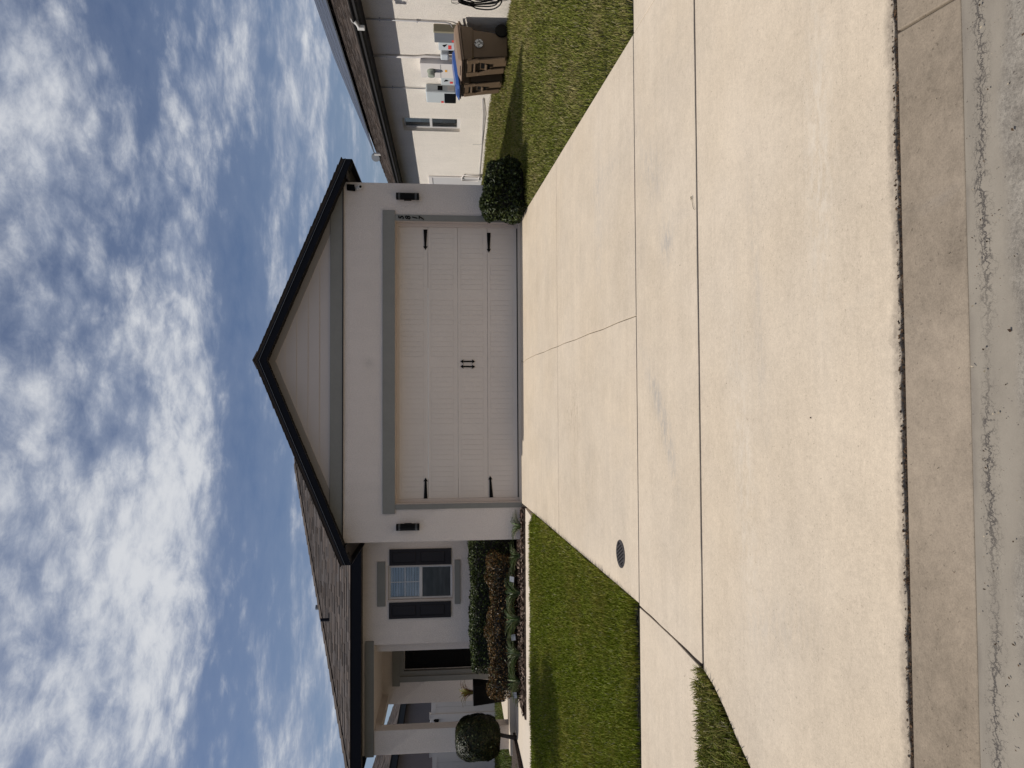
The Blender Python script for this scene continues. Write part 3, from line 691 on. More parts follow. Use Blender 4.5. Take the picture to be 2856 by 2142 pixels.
for k in range(28):   # hip cap
    p = Vector((XHIP-0.02, EY-0.02, EZ+0.0))+dh*k*0.29; q = random.uniform(.7, 1.2); mb.cur = (0.09*q, 0.073*q, 0.063*q)
    a = p+Vector((-0.10, 0.10, -0.018)); b = p+Vector((0.10, -0.10, -0.018)); t_ = p+Vector((0, 0, 0.034)); e_ = dh*0.30
    mb.face([a, t_, t_+e_-Vector((0, 0, .012)), a+e_-Vector((0, 0, .012))]); mb.face([t_, b, b+e_-Vector((0, 0, .012)), t_+e_-Vector((0, 0, .012))]); mb.face([a, b, t_])
mb.cur = None
roof = mb.build('roof', 'shingle', house)
MB().tube([(-4.58, 4.10, 4.12), (-4.58, 4.10, 4.30)], 0.055, 12).build('vent_pipe', 'boxdark', roof)
MB().tube([(-4.53, 3.0, 3.74), (-4.53, 3.0, 3.985)], 0.034, 10).tube([(-4.53, 3.0, 3.80), (-4.40, 3.0, 3.80)], 0.022, 8).build('vent_pipe', 'fascia', roof)

# fascia of garage gable, gutters, soffits
mb = MB()
for s_ in (-1, 1):
    f0, f1 = ZR-0.058, ZR-0.195
    mb.prism([(0.75, YF+0.001, f0), (0.75+s_*EX, YF+0.001, f0-PITCH*EX), (0.75+s_*EX, YF+0.001, f1+0.016-PITCH*EX), (0.75, YF+0.001, f1)], (0, 0.035, 0))
    mb.prism([(0.75, YF-0.016, f0+0.004), (0.75+s_*EX, YF-0.016, f0+0.004-PITCH*EX), (0.75+s_*EX, YF-0.016, f0-0.018-PITCH*EX), (0.75, YF-0.016, f0-0.018)], (0, 0.016, 0))
    xe = 0.75+s_*EX; ze = f0-PITCH*EX
    x0_, x1_ = sorted((xe, xe-s_*0.03))
    mb.box(x0_, x1_, YF+0.037, (1.42 if s_ < 0 else 7.5), ze-0.125, ze+0.004)
mb.box(XHIP, -2.66, EY, EY+0.035, 2.928, 3.118)       # main eave board
mb.box(XHIP, XHIP+0.035, EY+0.036, 9, 2.928, 3.118)
mb.build('fascia', 'fascia', house, bevel=0.003)
# thin pale drip edge
mb = MB()
for s_ in (-1, 1):
    f0 = ZR-0.0785
    mb.prism([(0.75, YF-0.019, f0+.003), (0.75+s_*EX, YF-0.019, f0+.003-PITCH*EX), (0.75+s_*EX, YF-0.019, f0-.003-PITCH*EX), (0.75, YF-0.019, f0-.003)], (0, 0.005, 0))
mb.build('drip_edge', 'boxdark', house)
mb = MB()
for s_ in (-1, 1):  # rake soffit in short vented panels
    n = 24
    for k in range(n):
        u0, u1 = k*EX/n+0.004, (k+1)*EX/n-0.004
        z_ = lambda u: ZR-0.165-PITCH*u-(0.0 if k % 2 else 0.003)
        mb.hexa([(0.75+s_*u0, YF+0.036, z_(u0)), (0.75+s_*u1, YF+0.036, z_(u1)), (0.75+s_*u1, 0.0, z_(u1)), (0.75+s_*u0, 0.0, z_(u0))],
                [(0.75+s_*u0, YF+0.036, z_(u0)+.02), (0.75+s_*u1, YF+0.036, z_(u1)+.02), (0.75+s_*u1, 0.0, z_(u1)+.02), (0.75+s_*u0, 0.0, z_(u0)+.02)])
mb.build('rake_soffit', 'soffit', house)
for x0_, x1_, ya_, yb_ in ((3.84, 4.118, -0.23, 7.5), (-2.618, -2.337, -0.23, 1.38)):
    y = ya_; mb = MB()
    while y < yb_:
        mb.box(x0_, x1_, y, min(y+0.050, yb_), 2.952, 2.972); mb.box(x0_, x1_, y+0.050, min(y+0.062, yb_), 2.964, 2.972); y += 0.062
    mb.build('eave_soffit', 'soffit_b', house)
mb = MB(); x = XHIP+0.04
while x < -2.66:
    mb.box(x, x+0.29, EY+0.036, 1.75, 2.945, 2.962); x += 0.30
mb.build('eave_soffit', 'soffit_b', house)

# main front wall (window, porch opening)
YW = 1.75
WX0, WX1, WZ0, WZ1 = -3.835, -3.14, 1.19, 2.48
mb = MB()
mb.box(-2.337, -2.34, YW, YW+0.2, 0, 0.1)
mb.box(WX1, -2.30, YW, YW+0.2, -0.1, 2.955); mb.box(-4.665, WX0, YW, YW+0.2, -0.1, 2.955)
mb.box(WX0, WX1, YW, YW+0.2, -0.1, WZ0); mb.box(WX0, WX1, YW, YW+0.2, WZ1, 2.955)
mb.box(-6.78, -4.665, YW, YW+0.22, 2.725, 2.955)             # beam over the porch
mb.box(-4.865, -4.665, YW+0.2, 4.0, -0.1, 2.955)             # side of porch
mb.box(-6.78, -6.30, 4.0, 4.2, -0.1, 2.955); mb.box(-6.30, -4.66, 4.0, 4.2, 2.42, 2.955)  # back of porch
mb.box(-6.78, -6.56, 4.2, 12, -0.1, 2.955)
mb.box(-6.78, -6.56, YW+0.22, 4.0, 2.66, 2.955)             # beam on the open side
mb.build('front_wall', 'stucco', house)
MB().box(-6.78, -6.315, YW, YW+0.26, -0.05, 2.724).build('porch_column', 'stucco', house, bevel=0.006)
MB().box(-6.56, -4.87, YW+0.22, 4.0, 2.80, 2.83).build('porch_ceiling', 'stucco', house)
MB().box(-6.80, -4.585, YW-0.028, YW-0.001, 2.728, 2.893).build('porch_header_trim', 'trim', house, bevel=0.003)
# front door
fd = MB().box(-6.05, -4.95, 4.10, 4.15, 0.105, 2.31).build('front_door', 'entry', house)
mb = MB(); mb.box(-6.048, -6.036, 4.085, 4.0985, 0.12, 2.30); mb.box(-6.048, -4.95, 4.085, 4.0985, 2.30, 2.308); mb.build('weather_strip', 'boxwhite', fd)
mb = MB()
for z0_, z1_ in ((0.3, 0.95), (1.1, 2.15)):
    for x0_ in (-5.92, -5.42): mb.box(x0_, x0_+0.38, 4.088, 4.099, z0_, z1_)
mb.build('raised_panel', 'entry', fd, bevel=0.01)
mb = MB(); mb.box(-6.37, -4.9, 3.965, 3.999, 2.405, 2.575); mb.box(-6.275, -6.165, 3.972, 3.999, 0.105, 2.404)
mb.box(-6.30, -6.055, 4.001, 4.12, 0.105, 2.419); mb.box(-6.055, -4.9, 4.001, 4.12, 2.315, 2.419)
mb.build('front_door_trim', 'trim', house)

# window with shutters
def window(parent, x0, x1, z0, z1, y, blind=True, name='window', grid=True):
    fr = MB(); t = 0.035; zm = (z0+z1)/2-0.005
    fr.box(x0, x0+t, y+0.05, y+0.11, z0, z1); fr.box(x1-t, x1, y+0.05, y+0.11, z0, z1)
    fr.box(x0+t, x1-t, y+0.05, y+0.11, z0, z0+t); fr.box(x0+t, x1-t, y+0.05, y+0.11, z1-t, z1); fr.box(x0+t, x1-t, y+0.045, y+0.11, zm-0.03, zm+0.03)
    w_ = fr.build(name, 'white', parent, bevel=0.003)
    MB().box(x0+t, x1-t, y+0.075, y+0.080, zm+0.03, z1-t).build('pane', 'glass', w_)
    MB().box(x0+t, x1-t, y+0.090, y+0.095, z0+t, zm-0.03).build('pane', 'glass', w_)
    MB().box(x0+t, x1-t, y+0.060, y+0.062, z0+t, zm-0.03).build('insect_screen', 'screen', w_)
    if grid:
        mb = MB(); xc = (x0+x1)/2; zc = (zm+0.03+z1-t)/2
        mb.box(xc-0.006, xc+0.006, y+0.070, y+0.0745, zm+0.03, z1-t); mb.box(x0+t, x1-t, y+0.0705, y+0.0742, zc-0.006, zc+0.006); mb.build('glazing_bar', 'white', w_)
    mb = MB()
    if blind:
        z = z0+0.02
        while z < z1-0.02:
            mb.hexa([(x0+.03, y+.118, z+.006), (x1-.03, y+.118, z+.006), (x1-.03, y+.132, z+.038), (x0+.03, y+.132, z+.038)], [(x0+.03, y+.116, z+.009), (x1-.03, y+.116, z+.009), (x1-.03, y+.130, z+.041), (x0+.03, y+.130, z+.041)]); z += 0.052
        mb.build('blind', 'blind', w_)
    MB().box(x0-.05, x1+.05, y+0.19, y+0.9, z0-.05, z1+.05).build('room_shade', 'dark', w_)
    return w_
window(house, WX0+0.03, WX1-0.02, WZ0+0.02, WZ1-0.03, YW)
mb = MB(); a0, a1, b0, b1 = WX0, WX1, WZ0, WZ1
mb.box(a0, a0+.028, YW-0.012, YW+0.12, b0, b1); mb.box(a1-.018, a1, YW-0.012, YW+0.12, b0, b1); mb.box(a0+.028, a1-.018, YW-0.012, YW+0.12, b1-.028, b1); mb.box(a0+.028, a1-.018, YW-0.012, YW+0.12, b0, b0+.018)
mb.build('window_casing', 'jamb', house)
def shutter(x0, x1, z0, z1):
    mb = MB(); y = YW-0.004; st = 0.045; zm = z0+(z1-z0)*0.53
    mb.box(x0, x0+st, y-0.030, y, z0, z1); mb.box(x1-st, x1, y-0.030, y, z0, z1)
    mb.box(x0+st, x1-st, y-0.030, y, z1-0.05, z1); mb.box(x0+st, x1-st, y-0.030, y, z0, z0+0.11); mb.box(x0+st, x1-st, y-0.030, y, zm-0.035, zm+0.035)
    mb.box(x0+st, x1-st, y-0.016, y, z0+.11, z1-.05)
    for a, b in ((z0+0.11, zm-0.035), (zm+0.035, z1-0.05)):
        mb.hexa([(x0+st+.012, y-.017, a+.012), (x1-st-.012, y-.017, a+.012), (x1-st-.012, y-.017, b-.012), (x0+st+.012, y-.017, b-.012)],
                [(x0+st+.030, y-.027, a+.030), (x1-st-.030, y-.027, a+.030), (x1-st-.030, y-.027, b-.030), (x0+st+.030, y-.027, b-.030)])
    return mb.build('shutter', 'shutter', house, bevel=0.002)
shutter(-3.135, -2.822, 1.228, 2.432); shutter(-4.165, -3.855, 1.236, 2.440)
MB().box(-3.922, -3.058, YW-0.022, YW-0.001, 2.508, 2.668).build('window_trim', 'trim', house, bevel=0.003)
MB().box(-3.915, -3.055, YW-0.030, YW-0.001, 1.055, 1.165).build('window_trim', 'trim', house, bevel=0.003)

# house numbers
nums = empty('house_number', (3.237, -0.03, 1.96), 'black stacked house number 5817 on the grey trim beside the garage door', 'house number')
for ch, zc, sh in (('5', 2.070, 0.12), ('8', 1.956, 0.12), ('1', 1.834, 0.22), ('7', 1.722, 0.22)):
    cu = bpy.data.curves.new('digit', 'FONT'); cu.body = ch; cu.size = 0.128; cu.extrude = 0.005; cu.shear = sh; cu.align_x = 'CENTER'; cu.offset = 0.002
    tmp = bpy.data.objects.new('tmp', cu); COL.objects.link(tmp)
    me = bpy.data.meshes.new_from_object(tmp.evaluated_get(bpy.context.evaluated_depsgraph_get())); bpy.data.objects.remove(tmp)
    xs_ = [v.co.x for v in me.vertices]; ys_ = [v.co.y for v in me.vertices]; mx_, my_ = (min(xs_)+max(xs_))/2, (min(ys_)+max(ys_))/2
    me.transform(Matrix.Translation((0, 0, zc-1.96)) @ Matrix.Rotation(rad(90), 4, 'X') @ Matrix.Translation((-mx_, -my_, 0)))
    me.name = 'digit'; o = make_obj('digit', me, 'black', nums)

# wall lamps: up/down cylinders
def lamp(x, label, side_):
    e = empty('wall_lamp', (x, 0.0, 1.955), label, 'wall lamp', 'wall lamps beside the garage door')
    MB().cyl((x, -0.075, 1.76), (x, -0.075, 2.15), 0.060, 24).build('lamp_body', 'black', e, smooth=False)
    MB().box(x-side_*0.0-0.058, x+0.058, -0.03, -0.0005, 1.895, 2.02).build('wall_plate', 'black', e, bevel=0.004)
    for z in (1.8125, 2.0975): MB().tube([(x, -0.075, z-0.018), (x, -0.075, z-0.008), (x, -0.075, z-0.007), (x, -0.075, z+0.007), (x, -0.075, z+0.008), (x, -0.075, z+0.018)], [0.0624, 0.0624, 0.0602, 0.0602, 0.0624, 0.0624], 24).build('lamp_ring', 'ring', e)
    return e
lamp(-2.075, 'black cylinder wall lamp left of the garage door near the hedge', -1)
lamp(3.592, 'black cylinder wall lamp right of the garage door below the security camera', 1)

# security camera with its solar plate
e = empty('security_camera', (3.73, 0.0, 2.86), 'white security camera with a black solar plate high on the right garage corner', 'security camera')
MB().hexa([(3.665, -0.05, 2.845), (3.775, -0.07, 2.862), (3.795, -0.02, 2.990), (3.690, -0.01, 2.985)], [(3.665, -0.065, 2.840), (3.775, -0.085, 2.857), (3.795, -0.035, 2.995), (3.690, -0.025, 2.990)]).build('solar_plate', 'black', e)
MB().cyl((3.735, -0.0, 2.81), (3.735, -0.035, 2.81), 0.036, 16).tube([(3.735, -0.02, 2.83), (3.74, -0.045, 2.80)], 0.018, 8).build('mount', 'camwhite', e, smooth=True)
mb = MB(); mb.tube([(3.742, -0.02, 2.782), (3.740, -0.04, 2.775), (3.735, -0.095, 2.755), (3.733, -0.102, 2.753)], [0.022, 0.036, 0.036, 0.028], 16); ho = mb.build('camera_head', 'camwhite', e, smooth=True)
MB().cyl((3.734, -0.100, 2.7535), (3.733, -0.106, 2.752), 0.022, 16).build('lens', 'black', e)

# ================================================================== right neighbour
XW = 7.8
nb = empty('neighbor_house', (XW, 5.0, 0.0), 'cream stucco neighbouring house side wall with solar panels on its brown roof', 'house')
wy0, wy1, wz0, wz1 = 6.64, 7.515, 0.965, 2.555
mb = MB(); T = 0.22
mb.box(XW, XW+T, -3.0, wy0, -0.4, 3.0); mb.box(XW, XW+T, wy1, 11.25, -0.4, 3.0); mb.box(XW, XW+T, wy0, wy1, -0.4, wz0); mb.box(XW, XW+T, wy0, wy1, wz1, 3.0)
mb.box(XW, XW+T, 11.25, 18.4, -0.4, 3.0); mb.box(XW+T, XW+11.5, -3.0, -2.8, -0.4, 3.0); mb.box(XW+T, XW+11.5, 18.2, 18.4, -0.4, 3.0)
mb.build('wall', 'stucco_n', nb)
mb = MB(); y0_, y1_ = wy0+.06, wy1-.04; zm_ = (wz0+wz1)/2+0.02; a, b = XW+.10, XW+.15
mb.box(a, b, y0_-.06, y0_+.035, wz0, wz1); mb.box(a, b, y1_-.035, y1_+.04, wz0, wz1); mb.box(a, b, y0_+.035, y1_-.035, wz0, wz0+.09); mb.box(a, b, y0_+.035, y1_-.035, wz1-.06, wz1); mb.box(a-.004, b, y0_+.035, y1_-.035, zm_-.035, zm_+.035)
nw = mb.build('window', 'white', nb, bevel=.003)
MB().box(XW+.128, XW+.132, y0_+.035, y1_-.035, zm_+.035, wz1-.06).build('pane', glassmat('neighbor_glass', 0.10, (0.45, 0.6, 0.55)), nw)
MB().box(XW+.128, XW+.132, y0_+.035, y1_-.035, wz0+.09, zm_-.035).build('pane', glassmat('neighbor_glass_low', 0.03, (0.3, 0.3, 0.3)), nw)
mb = MB(); z = 1.85
while z < 2.35: mb.box(XW+.16, XW+.18, y0_+.1, y0_+.5, z, z+.012); z += .045
mb.build('blind', 'blind', nw)
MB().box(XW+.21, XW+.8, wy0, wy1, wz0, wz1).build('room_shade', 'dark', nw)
# side door at the back
mb = MB(); mb.box(XW-.03, XW-.001, 11.30, 11.42, 0.1, 2.0); mb.box(XW-.03, XW-.001, 11.43, 12.7, 1.88, 2.0); nd = mb.build('side_door_trim', 'boxwhite', nb)
MB().box(XW-.012, XW-.001, 11.42, 12.6, 0.15, 1.88).build('side_door', 'white', nb)
# roof, gutter
NX = 7.40; NZ = 3.085; NYB = 18.75; NY0 = -3.6
mb = MB()
tabs(mb, (NX, NYB, NZ), (0, -1, 0), (CS, 0, SN), (-SN, 0, CS), 49, 0.142, lambda s: s*CS, lambda s: (NYB-NY0)-s*CS, base=(0.072, 0.057, 0.048), seed=31, wmin=.15, wmax=.35)
mb.cur = (0.06, .05, .04); r_ = 6.6
mb.face([(NX, NYB, NZ-.03), (NX, NY0, NZ-.03), (NX+r_, NY0+r_, NZ-.03+PITCH*r_), (NX+r_, NYB-r_, NZ-.03+PITCH*r_)])
mb.face([(NX, NYB, NZ-.03), (NX+r_, NYB-r_, NZ-.03+PITCH*r_), (NX+2*r_, NYB, NZ-.03)]); mb.face([(NX, NY0, NZ-.03), (NX+r_, NY0+r_, NZ-.03+PITCH*r_), (NX+2*r_, NY0, NZ-.03)])
mb.face([(NX+2*r_, NYB, NZ-.03), (NX+2*r_, NY0, NZ-.03), (NX+r_, NY0+r_, NZ-.03+PITCH*r_), (NX+r_, NYB-r_, NZ-.03+PITCH*r_)])
mb.cur = None
nr = mb.build('roof', 'shingle', nb)
mb = MB(); mb.prism([(NX+.06, NY0, 2.925), (NX+.06, NY0, 3.075), (NX+.10, NY0, 3.075), (NX+.10, NY0, 2.925)], (0, NYB-NY0, 0)); mb.build('fascia', 'fascia', nb)
mb = MB()
prof = [(0.058, 2.925), (-0.01, 2.925), (-0.045, 2.965), (-0.03, 3.01), (-0.062, 3.055), (-0.062, 3.075), (-0.045, 3.075), (-0.045, 3.055), (0.04, 2.945), (0.058, 3.075)]
mb.prism([(NX+u, NY0, v) for u, v in prof], (0, NYB-NY0, 0)); mb.build('gutter', 'guttermetal', nb)
mb = MB(); y = NY0
while y < NYB-.1: mb.box(NX+.1005, XW-.0005, y, y+.05, 2.93, 2.95); mb.box(NX+.1005, XW-.0005, y+.05, y+.062, 2.942, 2.95); y += .062
mb.build('soffit', 'fascia', nb)
MB().cyl((9.15, 13.1, 3.75), (9.15, 13.1, 4.02), 0.05, 12).build('vent_pipe', 'camwhite', nr)
mb = MB(); mb.tube([(9.10, 13.25, 3.98), (9.04, 13.2, 3.99)], [0.17, 0.15], 20); mb.build('vent_hood', 'boxdark', nr)

# solar panels
LP, WP = 0.98, 1.745; u0 = (9.95-NX)/CS
def solar_local():
    e = bpy.data.objects.new('solar_module', None); COL.objects.link(e)
    t = .035; h = .035
    MB().box(.012, LP-.012, .012, WP-.012, h-.006, h-.003).build('panel_glass', 'solar', e)
    mb = MB(); mb.box(0, LP, 0, .012, 0, h); mb.box(0, LP, WP-.012, WP, 0, h); mb.box(0, .012, .012, WP-.012, 0, h); mb.box(LP-.012, LP, .012, WP-.012, 0, h); mb.build('panel_frame', 'boxdark', e)
    tag(e, 'dark solar panel raised on the brown roof of the neighbouring house', 'solar panel', 'solar panels on the roof of the neighbouring house')
    return e
sp = solar_local(); first = True
for rr in range(4):
    for cc in range(7):
        o = sp if first else copy_tree(sp); first = False
        s_ = u0+rr*(LP+.07)
        o.location = (NX+s_*CS-SN*.10, 15.1-(cc+1)*(WP+.035), NZ+s_*SN+CS*.10)
        o.rotation_euler = (0, -math.atan(PITCH), 0)

# service equipment on the neighbour's wall
def wallbox(name, y0, y1, z0, z1, depth, m, label, cat, bev=0.012, x=XW):
    e = empty(name, (x, (y0+y1)/2, z0), label, cat)
    MB().box(x-depth, x-.0005, y0, y1, z0, z1).build('enclosure', m, e, bevel=bev)
    return e
def sticker(e, y0, y1, z0, z1, x, m='red'): MB().box(x-.003, x-.0003, y0, y1, z0, z1).build('sticker', m, e)
e = wallbox('electrical_box', 1.98, 2.04, 1.10, 1.565, 0.165, 'boxbeige', 'beige utility box at the near end of the meter row', 'electrical box')
MB().box(XW-.158, XW-.004, 2.045, 2.42, 1.105, 1.555).build('dark_cover', 'boxdark', e, bevel=.01)
sticker(e, 2.30, 2.38, 1.13, 1.19, XW-.158)
e = wallbox('disconnect_switch', 2.50, 2.82, 1.02, 1.475, 0.11, 'inverter', 'light grey switch box between the dark cover and the small grey unit', 'switch box')
MB().prism([(XW-.125, 2.60, 1.39), (XW-.125, 2.66, 1.35), (XW-.125, 2.56, 1.30)], (.015, 0, 0)).build('switch_handle', 'black', e); sticker(e, 2.60, 2.76, 1.20, 1.27, XW-.11); sticker(e, 2.62, 2.78, 1.10, 1.14, XW-.11)
e = wallbox('network_box', 2.93, 3.16, 1.26, 1.44, 0.16, 'inverter', 'small pale grey rounded unit left of the meter panel', 'utility box', 0.03)
MB().cyl((XW-.04, 3.0, 0.9), (XW-.04, 3.0, 1.27), 0.012, 8).cyl((XW-.04, 3.08, 0.9), (XW-.04, 3.08, 1.27), 0.012, 8).build('cable', 'rubber', e)
e = wallbox('meter_panel', 3.32, 3.98, 0.95, 1.905, 0.16, 'boxwhite', 'tall white meter panel with a round glass electric meter', 'meter panel', 0.006)
MB().box(XW-.164, XW-.1605, 3.34, 3.97, 1.445, 1.452).build('panel_seam', 'boxdark', e)
mb = MB(); mb.tube([(XW-.16, 3.64, 1.66), (XW-.19, 3.64, 1.66), (XW-.20, 3.64, 1.66), (XW-.29, 3.64, 1.66), (XW-.30, 3.64, 1.66)], [.10, .10, .083, .080, .06], 24); mb.build('round_meter', paint('meter_glass', (.25, .27, .22), .15), e, smooth=False)
sticker(e, 3.58, 3.68, 1.30, 1.35, XW-.16, 'orange'); sticker(e, 3.58, 3.70, 1.10, 1.15, XW-.16)
e = wallbox('disconnect_switch', 4.06, 4.44, 1.02, 1.45, 0.11, 'inverter', 'light grey switch box between the meter panel and the large inverter', 'switch box')
MB().prism([(XW-.125, 4.15, 1.34), (XW-.125, 4.23, 1.38), (XW-.125, 4.20, 1.28)], (.015, 0, 0)).build('switch_handle', 'black', e); sticker(e, 4.24, 4.34, 1.17, 1.24, XW-.11)
e = wallbox('solar_inverter', 4.60, 5.18, 1.09, 1.83, 0.22, 'inverter', 'large grey and black solar inverter mounted at the far end of the meter row', 'inverter', 0.03)
MB().box(XW-.226, XW-.12, 4.63, 5.175, 1.095, 1.385).build('lower_cover', 'black', e, bevel=.02)
MB().box(XW-.16, XW-.05, 4.594, 4.60, 1.42, 1.54).build('side_vent', 'black', e); MB().box(XW-.17, XW-.06, 4.592, 4.60, 1.14, 1.30).build('side_plate', 'boxwhite', e)
sticker(e, 5.05, 5.15, 1.40, 1.46, XW-.222)
# conduits
def conduit(pts, r, m, label, name='conduit_pipe'):
    e = empty(name, pts[-1], label, 'pipe', 'conduits on the neighbouring wall')
    MB().tube(pts, r, 10).build('pipe', m, e, smooth=True)
    zs = [p[2] for p in pts]; z = max(zs)-.3
    while z > min(zs)+.3: MB().box(pts[0][0]-r-.006, XW-.0005, pts[0][1]-.03, pts[0][1]+.03, z, z+.02).build('pipe_clip', m, e); z -= .75
conduit([(XW-.03, 1.865, 2.93), (XW-.03, 1.865, 1.32), (XW-.04, 1.89, 1.22), (XW-.07, 1.97, 1.17)], .014, 'conduit', 'thin grey conduit running down the wall to the beige box')
conduit([(XW-.035, 3.30, 2.93), (XW-.035, 3.30, 2.05), (XW-.035, 3.28, 1.92), (XW-.035, 3.24, 1.80), (XW-.035, 3.24, 0.6)], .028, 'conduit_n', 'thick cream conduit running from the eave past the meter panel')
MB_e = conduit([(XW-.03, 4.82, 2.93), (XW-.03, 4.82, 1.84)], .012, 'conduit', 'thin dark conduit running from the eave into the inverter')
e = tag(MB().tube([(XW-.02, 5.3, .42), (XW-.02, 6.3, .36), (XW-.02, 7.2, .34), (XW-.02, 8.2, .31), (XW-.02, 11.2, .28)], .007, 6).tube([(XW-.02, 5.3, .40), (XW-.02, 6.2, .31), (XW-.02, 7.4, .31), (XW-.02, 8.3, .305)], .006, 6).tube([(XW-.02, 8.35, .30), (XW-.03, 8.36, .52), (XW-.03, 8.33, .58)], .005, 5).build('cable', 'conduit', None), 'thin grey cables drooping along the base of the cream wall', 'cable')
mb = MB(); mb.tube([(XW-.05, 11.05, 0.15), (XW-.05, 11.05, .82), (XW-.05, 11.25, .86), (XW-.05, 11.55, .86), (XW-.05, 11.6, .80), (XW-.05, 11.6, .30), (XW-.05, 11.05, .27)], .02, 8)
tag(mb.build('backflow_pipe', 'conduit_n', None, smooth=True), 'cream pipe loop standing by the side door of the neighbouring house', 'pipe')
e = empty('floodlight', (7.33, 1.23, 3.0), 'white spotlight camera clipped to the dark gutter', 'floodlight')
MB().cyl((7.31, 1.16, 3.03), (7.24, 1.24, 2.96), .028, 12).build('lamp_head', 'camwhite', e); MB().box(7.235, 7.30, 1.24, 1.34, 2.86, 3.0).build('body', 'camwhite', e, bevel=.01); MB().tube([(7.34, 1.12, 3.10), (7.30, 1.16, 3.08), (7.28, 1.24, 3.0)], .008, 6).build('bracket', 'camwhite', e)

# garden hose on its hanger
e = empty('garden_hose', (XW-.1, .82, 0.2), 'black garden hose coiled on a wall hanger above the grass', 'garden hose')
mb = MB(); rr_ = random.Random(5)
for k in range(7):
    cyh = .74+.02*k-0.02*rr_.random(); hw = .13+.045*k*0.5; z0_, z1_ = .24+.02*rr_.random()-.010*k*0+.03*(k % 3), 1.06+.01*(k % 3); pts = []
    for j in range(33):
        a = 2*math.pi*j/32
        pts.append((XW-.10-.012*k+.02*math.sin(a*2+k), cyh+hw*math.sin(a)*(1.0 if math.cos(a) < 0.3 else .8), (z0_+z1_)/2+(z1_-z0_)/2*math.cos(a)+.02*math.sin(a*3+k)))
    mb.tube(pts, .013, 8, cap=False)
mb.build('hose_coil', 'rubber', e, smooth=True)
mb = MB(); mb.tube([(XW-.14, .86, 1.20), (XW-.14, 1.0, 1.19), (XW-.14, 1.03, 1.10), (XW-.14, .98, 1.02), (XW-.14, .84, 1.0)], .005, 6); mb.tube([(XW-.14, .70, 1.02), (XW-.14, .70, 1.21), (XW-.14, .86, 1.20)], .005, 6); mb.box(XW-.15, XW-.001, .62, .98, 1.0, 1.012)
for k in range(4): mb.tube([(XW-.14, .78+.06*k, 1.02), (XW-.14, .80+.06*k, 1.18)], .0035, 5)
mb.build('hanger', 'black', e)

